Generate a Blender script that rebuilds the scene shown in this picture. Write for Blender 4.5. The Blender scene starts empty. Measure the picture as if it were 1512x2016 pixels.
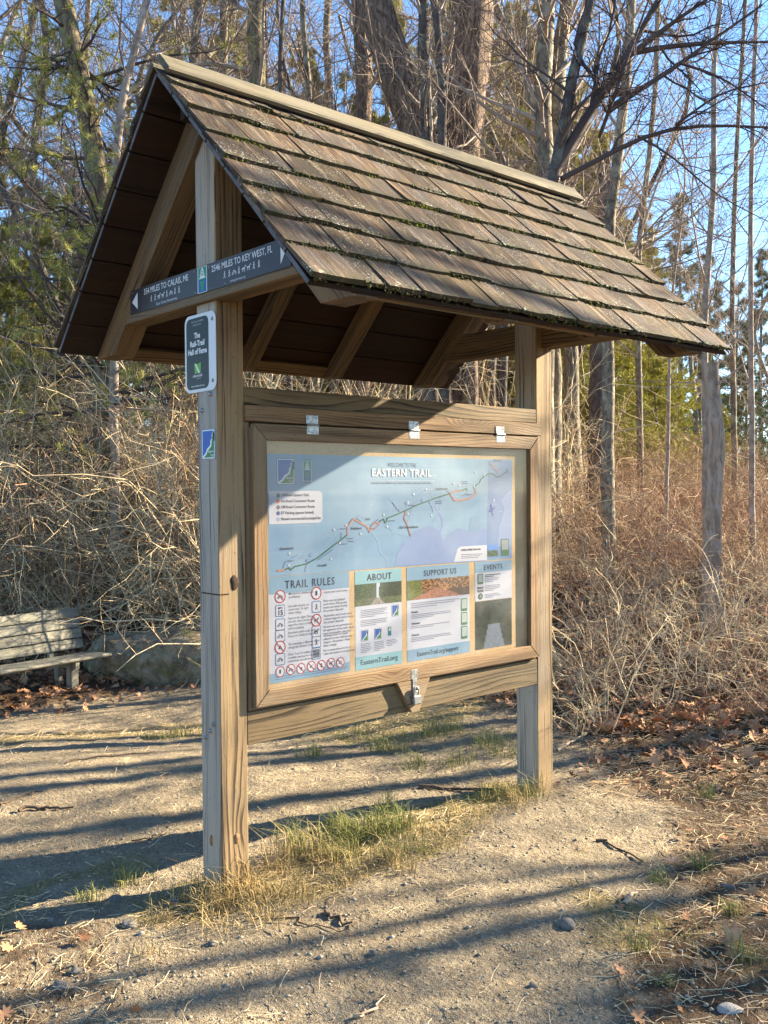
import bpy, math, random
import numpy as np
from mathutils import Vector, Matrix

rng = np.random.default_rng(7)
random.seed(7)
S = bpy.context.scene
COL = S.collection
PI = math.pi

# ------------------------------------------------------------------ camera
CAM = np.array([-2.2675, -3.6781, 1.7821]); YAW, PITCH, ROLL, FPX = 0.722, -0.0194, -0.0081, 1907.32
FW = np.array([math.sin(YAW)*math.cos(PITCH), math.cos(YAW)*math.cos(PITCH), math.sin(PITCH)])
_r = np.array([math.cos(YAW), -math.sin(YAW), 0.0]); _u = np.cross(_r, FW)
RT = _r*math.cos(ROLL) + _u*math.sin(ROLL); UP = -_r*math.sin(ROLL) + _u*math.cos(ROLL)
cd = bpy.data.cameras.new('camera'); cam = bpy.data.objects.new('camera', cd); COL.objects.link(cam)
cam.matrix_world = Matrix(((RT[0], UP[0], -FW[0], CAM[0]), (RT[1], UP[1], -FW[1], CAM[1]), (RT[2], UP[2], -FW[2], CAM[2]), (0, 0, 0, 1)))
cd.sensor_fit = 'HORIZONTAL'; cd.sensor_width = 36; cd.lens = FPX/1512*36
cd.clip_start = 0.05; cd.clip_end = 5000
S.camera = cam

# ------------------------------------------------------------------ light
SUN = np.array([1.0, -0.31, 0.44]); SUN /= np.linalg.norm(SUN)
EL = math.asin(SUN[2])
sd = bpy.data.lights.new('sun', 'SUN'); sd.energy = 5.0; sd.angle = math.radians(0.53); sd.color = (1.0, 0.85, 0.62)
sun = bpy.data.objects.new('sun', sd); COL.objects.link(sun)
sun.rotation_euler = Vector(SUN).to_track_quat('Z', 'Y').to_euler()
W = bpy.data.worlds.new('World'); S.world = W; W.use_nodes = True
wn = W.node_tree.nodes; wl = W.node_tree.links
sky = wn.new('ShaderNodeTexSky'); sky.sky_type = 'NISHITA'; sky.sun_disc = False
sky.sun_elevation = EL; sky.sun_rotation = math.atan2(SUN[0], SUN[1]); sky.air_density = 0.85; sky.dust_density = 0.1; sky.ozone_density = 2.5
bg = wn['Background']; bg.inputs['Strength'].default_value = 0.066
hs0 = wn.new('ShaderNodeHueSaturation'); hs0.inputs['Saturation'].default_value = 1.12
wl.new(sky.outputs[0], hs0.inputs['Color']); wl.new(hs0.outputs[0], bg.inputs[0])
S.view_settings.view_transform = 'Standard'; S.view_settings.look = 'None'; S.view_settings.gamma = 1
S.view_settings.exposure = 2.72
try:
    S.cycles.max_bounces = 6; S.cycles.transparent_max_bounces = 12; S.cycles.caustics_reflective = False; S.cycles.caustics_refractive = False
except Exception: pass

# ------------------------------------------------------------------ survey helpers (photo measurements -> places in the world)
def ray(x, y): return FW + RT*(x-756)/FPX - UP*(y-1008)/FPX
def on(x, y, ax, v):
    d = ray(x, y); return CAM + (v-CAM[ax])/d[ax]*d
def dep(x, y, D): return CAM + ray(x, y)*D
def gp(x, D):
    p = dep(x, 960, D); return float(p[0]), float(p[1])

# ------------------------------------------------------------------ object helpers
def tag(o, label=None, cat=None, group=None, kind=None):
    if label: o['label'] = label
    if cat: o['category'] = cat
    if group: o['group'] = group
    if kind: o['kind'] = kind
    return o
def empty(name, loc=(0, 0, 0), rz=0):
    o = bpy.data.objects.new(name, None); COL.objects.link(o); o.location = loc; o.rotation_euler = (0, 0, rz); o.empty_display_size = .1
    return o
def mkmesh(name, V, F, mats, attrs=None, smooth=False, midx=None):
    me = bpy.data.meshes.new(name)
    V = np.asarray(V, dtype=np.float32).reshape(-1, 3)
    if isinstance(F, np.ndarray):
        n, k = F.shape
        me.vertices.add(len(V)); me.vertices.foreach_set('co', V.ravel())
        me.loops.add(n*k); me.loops.foreach_set('vertex_index', F.astype(np.int32).ravel())
        me.polygons.add(n); me.polygons.foreach_set('loop_start', np.arange(0, n*k, k, dtype=np.int32))
        me.update(calc_edges=True)
    else:
        me.from_pydata([tuple(map(float, v)) for v in V], [], F); me.update()
    for m in (mats if isinstance(mats, (list, tuple)) else [mats]): me.materials.append(m)
    if midx is not None: me.polygons.foreach_set('material_index', np.asarray(midx, dtype=np.int32))
    if smooth: me.polygons.foreach_set('use_smooth', np.ones(len(me.polygons), dtype=bool))
    for an, (ty, arr) in (attrs or {}).items():
        a = me.attributes.new(an, ty, 'POINT')
        key = {'FLOAT': 'value', 'FLOAT_VECTOR': 'vector', 'FLOAT_COLOR': 'color'}[ty]
        a.data.foreach_set(key, np.asarray(arr, dtype=np.float32).ravel())
    return me
def link(name, me, parent=None, loc=(0, 0, 0), rot=(0, 0, 0), sc=None):
    o = bpy.data.objects.new(name, me); COL.objects.link(o); o.location = loc; o.rotation_euler = rot
    if sc is not None: o.scale = sc if hasattr(sc, '__len__') else (sc,)*3
    if parent is not None: o.parent = parent
    return o
def copy_tree(o, parent=None):
    c = o.copy(); COL.objects.link(c)
    if parent is not None: c.parent = parent
    for ch in list(o.children): copy_tree(ch, c)
    return c

# ------------------------------------------------------------------ material helpers
class NT:
    def __init__(s, name):
        s.m = bpy.data.materials.new(name); s.m.use_nodes = True
        s.n = s.m.node_tree.nodes; s.l = s.m.node_tree.links; s.b = s.n['Principled BSDF']
    def new(s, t, **k):
        x = s.n.new(t)
        for a, b in k.items(): setattr(x, a, b)
        return x
    def put(s, sock, v):
        if isinstance(v, bpy.types.NodeSocket): s.l.new(v, sock)
        elif v is not None:
            try: sock.default_value = v
            except Exception: sock.default_value = (*v, 1) if len(v) == 3 else v
    def math(s, op, a, b=None, c=None, clamp=False):
        x = s.new('ShaderNodeMath', operation=op, use_clamp=clamp); s.put(x.inputs[0], a); s.put(x.inputs[1], b); s.put(x.inputs[2], c); return x.outputs[0]
    def vmath(s, op, a, b=None):
        x = s.new('ShaderNodeVectorMath', operation=op); s.put(x.inputs[0], a); s.put(x.inputs[1], b)
        return x.outputs['Value'] if op in ('LENGTH', 'DISTANCE', 'DOT_PRODUCT') else x.outputs[0]
    def noise(s, v, sc, det=3, rough=.55, dist=0, out=0):
        x = s.new('ShaderNodeTexNoise'); s.put(x.inputs['Vector'], v); s.put(x.inputs['Scale'], sc); s.put(x.inputs['Detail'], det)
        s.put(x.inputs['Roughness'], rough); s.put(x.inputs['Distortion'], dist); return x.outputs[out]
    def mix(s, f, a, b, bt='MIX'):
        x = s.new('ShaderNodeMix', data_type='RGBA', blend_type=bt, clamp_factor=True); s.put(x.inputs[0], f); s.put(x.inputs[6], a); s.put(x.inputs[7], b); return x.outputs[2]
    def rng(s, v, a, b, c=0., d=1., sm=True):
        x = s.new('ShaderNodeMapRange', interpolation_type='SMOOTHSTEP' if sm else 'LINEAR'); s.put(x.inputs[0], v)
        for i, q in enumerate((a, b, c, d)): s.put(x.inputs[i+1], q)
        return x.outputs[0]
    def attr(s, name, out='Vector'):
        x = s.new('ShaderNodeAttribute', attribute_name=name); return x.outputs[out]
    def obj(s): return s.new('ShaderNodeTexCoord').outputs['Object']
    def pos(s): return s.new('ShaderNodeNewGeometry').outputs['Position']
    def bump(s, h, strength=.5, dist=.01, nrm=None):
        x = s.new('ShaderNodeBump'); s.put(x.inputs['Strength'], strength); s.put(x.inputs['Distance'], dist); s.put(x.inputs['Height'], h)
        if nrm is not None: s.put(x.inputs['Normal'], nrm)
        s.l.new(x.outputs[0], s.b.inputs['Normal']); return x.outputs[0]
    def fin(s, col=None, rough=None, spec=None, metal=None):
        s.put(s.b.inputs['Base Color'], col); s.put(s.b.inputs['Roughness'], rough)
        if spec is not None: s.put(s.b.inputs['Specular IOR Level'], spec)
        if metal is not None: s.put(s.b.inputs['Metallic'], metal)
        return s.m
def c4(c): return (*c, 1)

def wood(name, light, dark, grey, gamt=.5, ring=.013, depth=.6, stain=None, knots=.4, rough=.75, fib=.5):
    t = NT(name); co = t.attr('gc')
    sep = t.new('ShaderNodeSeparateXYZ'); t.put(sep.inputs[0], co)
    warp = t.noise(t.vmath('MULTIPLY', co, (.8, 5, 5)), 1.0, 1, .4)
    warp2 = t.noise(t.vmath('MULTIPLY', co, (5, 26, 26)), 1.0, 2, .5)
    vo = t.new('ShaderNodeTexVoronoi', feature='F1'); t.put(vo.inputs['Vector'], t.vmath('MULTIPLY', co, (1.9, 6.0, 1.5))); t.put(vo.inputs['Scale'], 1.0); t.put(vo.inputs['Randomness'], .9)
    cs = t.new('ShaderNodeSeparateColor'); t.put(cs.inputs[0], vo.outputs['Color'])
    has = t.math('LESS_THAN', cs.outputs[0], knots)
    kd = t.math('ADD', vo.outputs['Distance'], t.math('MULTIPLY', warp2, .04))
    k = t.math('MULTIPLY', t.rng(kd, .42, .02), has)
    kcore = t.math('MULTIPLY', t.rng(kd, .125, .06), has)
    rr = t.math('ADD', t.math('MULTIPLY', sep.outputs[1], .9), t.math('MULTIPLY', sep.outputs[2], 1.1))
    r = t.math('ADD', rr, t.math('ADD', t.math('MULTIPLY', warp, .16), t.math('MULTIPLY', warp2, .006)))
    r = t.math('ADD', r, t.math('MULTIPLY', k, .05))
    ph = t.math('FRACT', t.math('DIVIDE', r, ring))
    line = t.math('POWER', ph, 2.0)
    line = t.math('MULTIPLY', line, t.rng(ph, 1.0, .93))
    line = t.math('MULTIPLY', line, t.rng(t.noise(t.vmath('MULTIPLY', co, (.7, 16, 16)), 1.0, 3, .6), .36, .62, .12, 1.15))
    fb = t.noise(t.vmath('MULTIPLY', co, (9, 260, 260)), 1.0, 3, .6)
    big = t.noise(t.vmath('MULTIPLY', co, (.9, 3, 3)), 1.0, 3, .6)
    mid = t.noise(t.vmath('MULTIPLY', co, (3, 30, 30)), 1.0, 3, .6)
    a = t.math('ADD', t.math('MULTIPLY', line, depth), t.math('MULTIPLY', t.math('SUBTRACT', fb, .5), fib))
    a = t.math('ADD', a, t.math('MULTIPLY', t.math('SUBTRACT', mid, .5), 1.1), clamp=True)
    base = t.mix(t.rng(a, .04, .92), c4(light), c4(dark))
    base = t.mix(t.math('MULTIPLY', t.rng(big, .38, .66), gamt), base, t.mix(a, c4(grey), c4(tuple(x*.42 for x in grey))))
    if stain: base = t.mix(t.math('MULTIPLY', t.rng(t.noise(t.vmath('MULTIPLY', co, (1.6, 5, 5)), 1.0, 4, .65, .6), .52, .7), .8), base, c4(stain))
    base = t.mix(t.math('MULTIPLY', k, .35), base, c4(tuple(x*.8 for x in dark)))
    base = t.mix(kcore, base, c4((.035, .02, .012)))
    # drying cracks along the grain
    cr = t.noise(t.vmath('MULTIPLY', co, (1.3, 60, 60)), 1.0, 2, .4)
    crk = t.rng(cr, .29, .26)
    base = t.mix(t.math('MULTIPLY', crk, .85), base, c4((.03, .022, .015)))
    wet = t.noise(t.vmath('MULTIPLY', co, (.55, 14, 14)), 1.0, 3, .6, .3)
    base = t.mix(t.math('MULTIPLY', t.rng(wet, .53, .70), .55), base, c4(tuple(x*.6 for x in dark)))
    speck = t.noise(t.vmath('MULTIPLY', co, (40, 90, 90)), 1.0, 2, .6)
    base = t.mix(t.math('MULTIPLY', t.rng(speck, .64, .74), .5), base, c4(tuple(x*.8 for x in dark)))
    h = t.math('SUBTRACT', t.math('MULTIPLY', fb, .6), t.math('ADD', t.math('MULTIPLY', line, .5), t.math('MULTIPLY', crk, 1.5)))
    t.bump(h, .7, .004)
    return t.fin(base, rough, .25)

M = {}
M['post'] = wood('post_wood', (0.2838, 0.1935, 0.0989), (0.0516, 0.0292, 0.0155), (0.1978, 0.1634, 0.1247), .7, .023, 1.2, knots=.16)
M['post_grey'] = wood('grey_post_face', (0.324, 0.279, 0.2205), (0.081, 0.0585, 0.0405), (0.306, 0.2835, 0.2565), .8, .021, 1.0, knots=.10, fib=.7)
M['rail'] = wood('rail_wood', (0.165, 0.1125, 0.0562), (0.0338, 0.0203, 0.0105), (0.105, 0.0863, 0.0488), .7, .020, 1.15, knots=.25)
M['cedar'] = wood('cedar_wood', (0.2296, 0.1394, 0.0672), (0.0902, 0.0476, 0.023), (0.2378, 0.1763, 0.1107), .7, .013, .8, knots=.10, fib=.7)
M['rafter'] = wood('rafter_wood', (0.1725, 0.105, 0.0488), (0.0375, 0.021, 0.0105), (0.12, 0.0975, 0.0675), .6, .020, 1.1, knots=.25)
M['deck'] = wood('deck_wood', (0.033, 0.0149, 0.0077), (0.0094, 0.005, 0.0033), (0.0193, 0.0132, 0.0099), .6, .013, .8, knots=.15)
M['deck_end'] = wood('deck_end_wood', (.10, .105, .12), (.035, .038, .042), (.14, .14, .15), .5, .012, .5, knots=0)
M['cap'] = wood('cap_wood', (0.1482, 0.1209, 0.0702), (0.0468, 0.039, 0.0218), (0.1482, 0.1326, 0.0936), .7, .014, .9, stain=(.05, .042, .025), knots=.1)
M['bench'] = wood('bench_wood', (.19, .18, .135), (.055, .05, .036), (.21, .20, .165), .6, .012, .5, knots=.1)

def shingle_mat():
    t = NT('cedar_shingle'); co = t.attr('gc'); rv = t.attr('rv', 'Fac')
    f1 = t.noise(t.vmath('MULTIPLY', co, (6, 75, 5)), 1.0, 5, .72, .35)
    f2 = t.noise(t.vmath('MULTIPLY', co, (16, 330, 30)), 1.0, 3, .6)
    big = t.noise(t.vmath('MULTIPLY', co, (2.2, 7, 3)), 1.0, 4, .6, .5)
    pos = t.pos(); blot = t.noise(pos, 2.2, 4, .6, .4)
    base = t.mix(t.rng(f1, .38, .63), c4((.21, .145, .088)), c4((.028, .019, .013)))
    base = t.mix(t.rng(rv, .45, 1.0, 0, .75, False), base, t.mix(f1, c4((.19, .12, .068)), c4((.05, .028, .017))))
    base = t.mix(t.math('MULTIPLY', t.rng(big, .42, .62), .85), base, t.mix(f1, c4((.165, .145, .128)), c4((.035, .030, .028))))
    base = t.mix(t.math('MULTIPLY', t.rng(t.noise(pos, 3.7, 3, .6), .5, .66), .55), base, t.mix(f1, c4((.16, .125, .055)), c4((.045, .037, .018))))
    base = t.mix(t.math('MULTIPLY', t.rng(blot, .5, .72), .75), base, c4((.045, .034, .028)))
    base = t.mix(t.math('MULTIPLY', t.rng(f2, .5, .78), .6), base, c4((.05, .035, .025)))
    dkk = t.rng(t.math('FRACT', t.math('MULTIPLY', rv, 7.31)), 0, 1, .52, 1.18, False)
    cmb = t.new('ShaderNodeCombineColor'); [t.put(cmb.inputs[q], dkk) for q in range(3)]
    base = t.mix(1.0, base, cmb.outputs[0], 'MULTIPLY')
    base = t.mix(1.0, base, c4((.80, .77, .74)), 'MULTIPLY')
    stk = t.noise(t.vmath('MULTIPLY', co, (3.5, 34, 4)), 1.0, 4, .7, .5)
    base = t.mix(t.math('MULTIPLY', t.rng(stk, .5, .66), .7), base, c4((.035, .024, .017)))
    base = t.mix(t.math('MULTIPLY', t.rng(stk, .44, .34), .45), base, c4((.30, .225, .145)))
    # darker damp strip and lichen next to the butt edge
    sep = t.new('ShaderNodeSeparateXYZ'); t.put(sep.inputs[0], t.attr('sh'))
    e = t.rng(sep.outputs[0], .05, .0)
    base = t.mix(t.math('MULTIPLY', e, t.rng(t.noise(pos, 22, 3), .3, .6)), base, c4((.055, .052, .03)))
    ln = t.noise(pos, 70, 3, .7); ln2 = t.noise(pos, 5, 2)
    lich = t.math('MULTIPLY', t.rng(ln, .60, .66), t.math('MULTIPLY', t.rng(sep.outputs[0], .11, .0), t.rng(ln2, .45, .6)))
    base = t.mix(lich, base, c4((.5, .52, .42)))
    base = t.mix(t.math('MULTIPLY', t.math('MULTIPLY', t.rng(t.noise(pos, 130, 2), .62, .68), t.rng(ln2, .5, .62)), .8), base, c4((.42, .42, .36)))
    t.bump(t.math('ADD', t.math('MULTIPLY', f1, 1.0), t.math('MULTIPLY', f2, .5)), .9, .006)
    return t.fin(base, .85, .15)
M['shingle'] = shingle_mat()

def simple(name, col, rough=.6, spec=.3, metal=0, nsc=None, ncol=None, bumpd=None):
    t = NT(name); c = c4(col)
    if nsc:
        n = t.noise(t.pos(), nsc, 4, .6); c = t.mix(t.rng(n, .35, .65), c4(col), c4(ncol))
        if bumpd: t.bump(n, .6, bumpd)
    return t.fin(c, rough, spec, metal)
M['galv'] = simple('galvanised_steel', (.38, .39, .39), .45, .4, .8, 60, (.22, .22, .21))
M['bolt'] = simple('bolt_steel', (.33, .34, .36), .5, .5, .8, 90, (.22, .2, .19))
M['backing'] = simple('backing_board', (.42, .30, .17), .8, .1, 0, 160, (.33, .23, .12))
M['sticker'] = None

def inkmat(name, rough=.45):
    t = NT(name); c = t.attr('col', 'Color'); n = t.noise(t.pos(), 9, 3, .5)
    if name == 'printed_paper': c = t.mix(1.0, c, c4((.47, .48, .51)), 'MULTIPLY')
    else: c = t.mix(1.0, c, c4((.72, .72, .70)), 'MULTIPLY')
    c = t.mix(t.rng(n, .3, .8, 0, .07 if name == 'printed_paper' else .015), c, c4((.40, .44, .48)))  # patchy pale haze mixed into the printed colours, fainter on signs
    return t.fin(c, rough, .3 if name == 'printed_paper' else .15)
M['ink'] = inkmat('printed_paper'); M['sign'] = inkmat('sign_face', .35)

def glassmat():
    t = NT('acrylic_glazing'); n, l = t.n, t.l
    out = [x for x in n if x.type == 'OUTPUT_MATERIAL'][0]
    tr = n.new('ShaderNodeBsdfTransparent'); gl = n.new('ShaderNodeBsdfGlossy'); gl.inputs['Roughness'].default_value = .04
    df = n.new('ShaderNodeBsdfDiffuse'); df.inputs['Color'].default_value = (.8, .8, .78, 1)
    ge = n.new('ShaderNodeNewGeometry'); dt = t.math('ABSOLUTE', t.vmath('DOT_PRODUCT', ge.outputs['Normal'], ge.outputs['Incoming']))
    fr_ = t.math('ADD', .03, t.math('MULTIPLY', .9, t.math('POWER', t.math('SUBTRACT', 1.0, dt), 5.0)))
    m1 = n.new('ShaderNodeMixShader'); l.new(fr_, m1.inputs[0]); l.new(tr.outputs[0], m1.inputs[1]); l.new(gl.outputs[0], m1.inputs[2])
    p = t.pos()
    def scr(rot, th):
        mp = n.new('ShaderNodeMapping'); mp.inputs['Rotation'].default_value = (0, rot, 0); mp.inputs['Scale'].default_value = (9, 1, 520); l.new(p, mp.inputs[0])
        a = t.noise(mp.outputs[0], 1.0, 1, .3); return t.rng(a, th, th+.03)
    s = t.math('MAXIMUM', scr(.6, .74), t.math('MAXIMUM', scr(-.5, .75), scr(1.3, .76)))
    patch = t.rng(t.noise(p, 3.0, 3, .5), .4, .65)
    f = t.math('ADD', t.math('MULTIPLY', t.math('MULTIPLY', s, patch), .45), t.math('MULTIPLY', patch, .045))
    m2 = n.new('ShaderNodeMixShader'); l.new(f, m2.inputs[0]); l.new(m1.outputs[0], m2.inputs[1]); l.new(df.outputs[0], m2.inputs[2])
    l.new(m2.outputs[0], out.inputs[0]); return t.m
M['glass'] = glassmat()

def twigmat(name, a, b, c=None, lich=None, transl=0):
    t = NT(name); v = t.attr('v', 'Fac'); oi = t.new('ShaderNodeObjectInfo').outputs['Random']
    n = t.noise(t.pos(), 1.3, 3, .6)
    x = t.mix(v, c4(a), c4(b))
    if c: x = t.mix(t.rng(n, .45, .65), x, c4(c))
    if lich: x = t.mix(t.math('MULTIPLY', t.rng(t.noise(t.pos(), 5, 3, .6), .5, .7), .6), x, c4(lich))
    x = t.mix(t.math('MULTIPLY', oi, .35), x, c4(tuple(q*.55 for q in a)))
    return t.fin(x, .8, .1)
M['twig'] = twigmat('straw_twig', (.80, .66, .42), (.24, .16, .09), (.68, .52, .32))
M['twig2'] = twigmat('brown_twig', (.44, .31, .21), (.10, .062, .042), (.30, .17, .105))
M['branch'] = twigmat('tree_twig', (.34, .28, .23), (.16, .12, .10))
M['branch_dark'] = twigmat('dark_twig', (.10, .075, .068), (.06, .045, .045))
M['needle'] = twigmat('pine_needle', (.52, .48, .13), (.19, .21, .06), (.38, .37, .10))
M['needle2'] = twigmat('far_needle', (.16, .21, .10), (.08, .12, .07), (.2, .22, .12))
M['drygrass'] = twigmat('dry_grass', (.50, .38, .17), (.26, .17, .07))
M['greengrass'] = twigmat('green_grass', (.13, .15, .035), (.36, .33, .12))
M['moss'] = twigmat('moss', (.04, .042, .016), (.16, .17, .02), (.055, .05, .02))
M['leaf'] = twigmat('dead_leaf', (.48, .28, .16), (.16, .075, .04), (.38, .19, .09))
M['leafred'] = simple('red_leaf', (.55, .13, .03), .6, .2)
M['leaftan'] = simple('tan_leaf', (.46, .27, .15), .6, .3, 0, 40, (.34, .18, .09))

def barkmat(name, a, b, sc=(9, 9, 1.6), lich=None, disp=.02):
    t = NT(name); p = t.obj()
    w = t.vmath('ADD', p, t.vmath('MULTIPLY', t.noise(p, 2.5, 2, .5, 0, 1), (.25, .25, .25)))
    n = t.noise(t.vmath('MULTIPLY', w, sc), 2.2, 5, .65, .3)
    f = t.noise(t.vmath('MULTIPLY', p, (30, 30, 8)), 1.5, 4, .7)
    x = t.mix(t.rng(n, .38, .62), c4(b), c4(a)); x = t.mix(t.math('MULTIPLY', f, .5), x, c4(tuple(q*.7 for q in a)))
    if lich: x = t.mix(t.math('MULTIPLY', t.rng(t.noise(p, 3.5, 4, .65), .5, .64), .7), x, c4(lich))
    t.bump(t.math('ADD', n, t.math('MULTIPLY', f, .3)), 1.0, disp)
    return t.fin(x, .9, .1)
M['bark_shag'] = barkmat('shaggy_bark', (.30, .22, .165), (.05, .035, .03), (14, 14, .9), disp=.05)
M['bark_grey'] = barkmat('grey_bark', (.22, .19, .145), (.075, .062, .05), (9, 9, 3), (.32, .32, .24))
M['bark_dark'] = barkmat('dark_bark', (.11, .09, .08), (.05, .04, .04), (8, 8, 3), (.15, .16, .13), .01)
M['bark_green'] = barkmat('mossy_bark', (.22, .18, .12), (.06, .05, .035), (9, 9, 1.5), (.20, .22, .09), .03)
M['bark_pink'] = barkmat('stripped_bark', (.40, .31, .23), (.17, .12, .09), (9, 9, .7), (.34, .30, .27), .015)
M['bark_pale'] = barkmat('pale_bark', (.33, .27, .22), (.17, .13, .11), (6, 6, 6), (.36, .33, .28), .006)

def groundmat():
    t = NT('ground_earth'); p = t.pos()
    sep = t.new('ShaderNodeSeparateXYZ'); t.put(sep.inputs[0], p)
    n1 = t.noise(p, .9, 4, .6, .3); n2 = t.noise(p, 7, 4, .65); n3 = t.noise(p, 60, 4, .7); n4 = t.noise(p, 210, 2, .6); n5 = t.noise(p, 26, 3, .6)
    sand = t.mix(t.rng(n2, .3, .7), c4((.33, .265, .175)), c4((.215, .168, .11)))
    sand = t.mix(t.rng(n3, .45, .7), sand, c4((.42, .36, .255)))
    sand = t.mix(t.math('MULTIPLY', t.rng(n4, .5, .75), .7), sand, c4((.10, .08, .055)))
    sand = t.mix(t.math('MULTIPLY', t.rng(n5, .56, .7), .45), sand, c4((.13, .10, .068)))
    sand = t.mix(t.math('MULTIPLY', t.rng(n1, .42, .62), .35), sand, c4((.15, .125, .09)))
    lit = t.mix(t.rng(n3, .35, .65), c4((.05, .034, .022)), c4((.15, .095, .055)))
    lit = t.mix(t.rng(n2, .5, .7), lit, c4((.10, .07, .045)))
    thatch = t.mix(t.rng(n3, .35, .65), c4((.15, .13, .055)), c4((.33, .25, .13)))
    L = t.attr('litter', 'Fac'); G = t.attr('turf', 'Fac')
    nm = t.math('MULTIPLY', t.math('SUBTRACT', t.math('ADD', t.math('MULTIPLY', n2, .5), t.math('MULTIPLY', n3, .5)), .5), 1.6)
    x = t.mix(t.rng(t.math('ADD', G, nm), .35, .65), sand, thatch)
    x = t.mix(t.rng(t.math('ADD', L, nm), .35, .65), x, lit)
    h = t.math('ADD', t.math('ADD', t.math('MULTIPLY', n3, .6), t.math('MULTIPLY', n5, .8)), t.math('MULTIPLY', n4, .25))
    t.bump(h, 1.0, .035)
    return t.fin(x, .95, .08)
M['ground'] = groundmat()
def rockmat(name, a, b, mossc=None, sc=6):
    t = NT(name); p = t.pos(); n = t.noise(p, sc, 5, .65); f = t.noise(p, sc*9, 4, .7)
    x = t.mix(t.rng(n, .35, .65), c4(a), c4(b)); x = t.mix(t.math('MULTIPLY', t.rng(f, .5, .7), .5), x, c4(tuple(q*1.5 for q in a)))
    if mossc: x = t.mix(t.math('MULTIPLY', t.rng(t.noise(p, 4, 4, .7), .48, .6), .8), x, c4(mossc))
    t.bump(t.math('ADD', n, t.math('MULTIPLY', f, .4)), 1.0, .05 if mossc else .01)
    return t.fin(x, .9, .15)
M['rock'] = rockmat('boulder_stone', (.30, .24, .16), (.11, .085, .055), (.15, .145, .06))
M['pebble'] = rockmat('grey_pebble', (.19, .17, .15), (.11, .10, .085), None, 30)
M['pebble_w'] = rockmat('white_pebble', (.36, .34, .31), (.27, .25, .22), None, 30)
M['stick'] = simple('dead_stick', (.14, .10, .07), .9, .1, 0, 80, (.07, .05, .035), .002)
M['stick_pale'] = simple('pale_stick', (.42, .34, .25), .9, .1, 0, 80, (.3, .22, .15), .002)

# ------------------------------------------------------------------ timber: chamfered boards with grain coordinates
class Timber:
    def __init__(s): s.V = []; s.F = []; s.G = []; s.MI = []
    def beam(s, c, ax, dims, ch=.003, cuts=None, mi=0, off=None):
        """c centre, ax = (long, wide, thick) unit vectors, dims full sizes; cuts = shear of each end along wide axis (tan)"""
        L, Wd, T = [d/2 for d in dims]; A = [np.array(a, float) for a in ax]; c = np.array(c, float)
        off = off if off is not None else np.array([random.uniform(0, 40), random.uniform(0, 9), random.uniform(0, 9)])
        base = len(s.V); idx = {}
        for sx in (-1, 1):
            for sy in (-1, 1):
                for sz in (-1, 1):
                    for k in range(3):
                        q = [L-ch, Wd-ch, T-ch]; q[k] += ch
                        l = np.array([q[0]*sx, q[1]*sy, q[2]*sz])
                        if cuts: l[0] += (cuts[0] if sx < 0 else cuts[1])*l[1]
                        idx[(sx, sy, sz, k)] = len(s.V)
                        s.V.append(c+A[0]*l[0]+A[1]*l[1]+A[2]*l[2]); s.G.append(l+off)
        flip = np.dot(np.cross(A[0], A[1]), A[2]) < 0
        def face(vs):
            P = [s.V[i] for i in vs]; n = np.cross(P[1]-P[0], P[2]-P[0]); ctr = sum(P)/len(P)-c
            s.F.append(list(vs) if np.dot(n, ctr) > 0 else list(vs)[::-1]); s.MI.append(mi)
        o = (-1, 1)
        for sg in o:
            face([idx[(sg, a, b, 0)] for a, b in ((-1, -1), (1, -1), (1, 1), (-1, 1))])
            face([idx[(a, sg, b, 1)] for a, b in ((-1, -1), (1, -1), (1, 1), (-1, 1))])
            face([idx[(a, b, sg, 2)] for a, b in ((-1, -1), (1, -1), (1, 1), (-1, 1))])
        for a in o:
            for b in o:
                face([idx[(-1, a, b, 1)], idx[(1, a, b, 1)], idx[(1, a, b, 2)], idx[(-1, a, b, 2)]])
                face([idx[(a, -1, b, 0)], idx[(a, 1, b, 0)], idx[(a, 1, b, 2)], idx[(a, -1, b, 2)]])
                face([idx[(a, b, -1, 0)], idx[(a, b, 1, 0)], idx[(a, b, 1, 1)], idx[(a, b, -1, 1)]])
                for d in o: face([idx[(a, b, d, k)] for k in range(3)])
        return s
    def build(s, name, mats, parent=None, extra=None):
        at = {'gc': ('FLOAT_VECTOR', s.G)}
        if extra: at.update(extra)
        return link(name, mkmesh(name, s.V, s.F, mats, at, midx=s.MI), parent)
X, Y, Z = np.eye(3)
def board(name, x0, x1, y0, y1, z0, z1, mat, parent, long='x', ch=.003):
    d = (x1-x0, y1-y0, z1-z0); c = ((x0+x1)/2, (y0+y1)/2, (z0+z1)/2)
    o = {'x': (0, 2, 1), 'y': (1, 2, 0), 'z': (2, 0, 1)}[long]; E3 = (X, Y, Z)
    return Timber().beam(c, [E3[i] for i in o], [d[i] for i in o], ch).build(name, mat, parent)

# ================================================================== the kiosk
L0 = 2.168; PS = 0.14; PY = 0.165; YC = 0.075
K = tag(empty('trail_kiosk', (0, 0, 0)), 'weathered timber trail kiosk with steep shingled roof and hinged display case', 'kiosk')

def post(name, x0, z0, z1, knots):
    """square post as a fine grid so that it can wobble a little; big knots modelled as dark discs in the material"""
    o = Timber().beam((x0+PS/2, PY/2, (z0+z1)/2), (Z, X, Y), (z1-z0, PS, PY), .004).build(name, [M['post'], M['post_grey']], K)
    o.data.polygons.foreach_set('material_index', [1 if p.normal[0] < -.8 else 0 for p in o.data.polygons])  # faces turned to -X get the paler, greyer wood
    return o
post('post', 0, -.25, 3.42, None); post('post', L0, -.30, 3.42, None)
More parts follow.
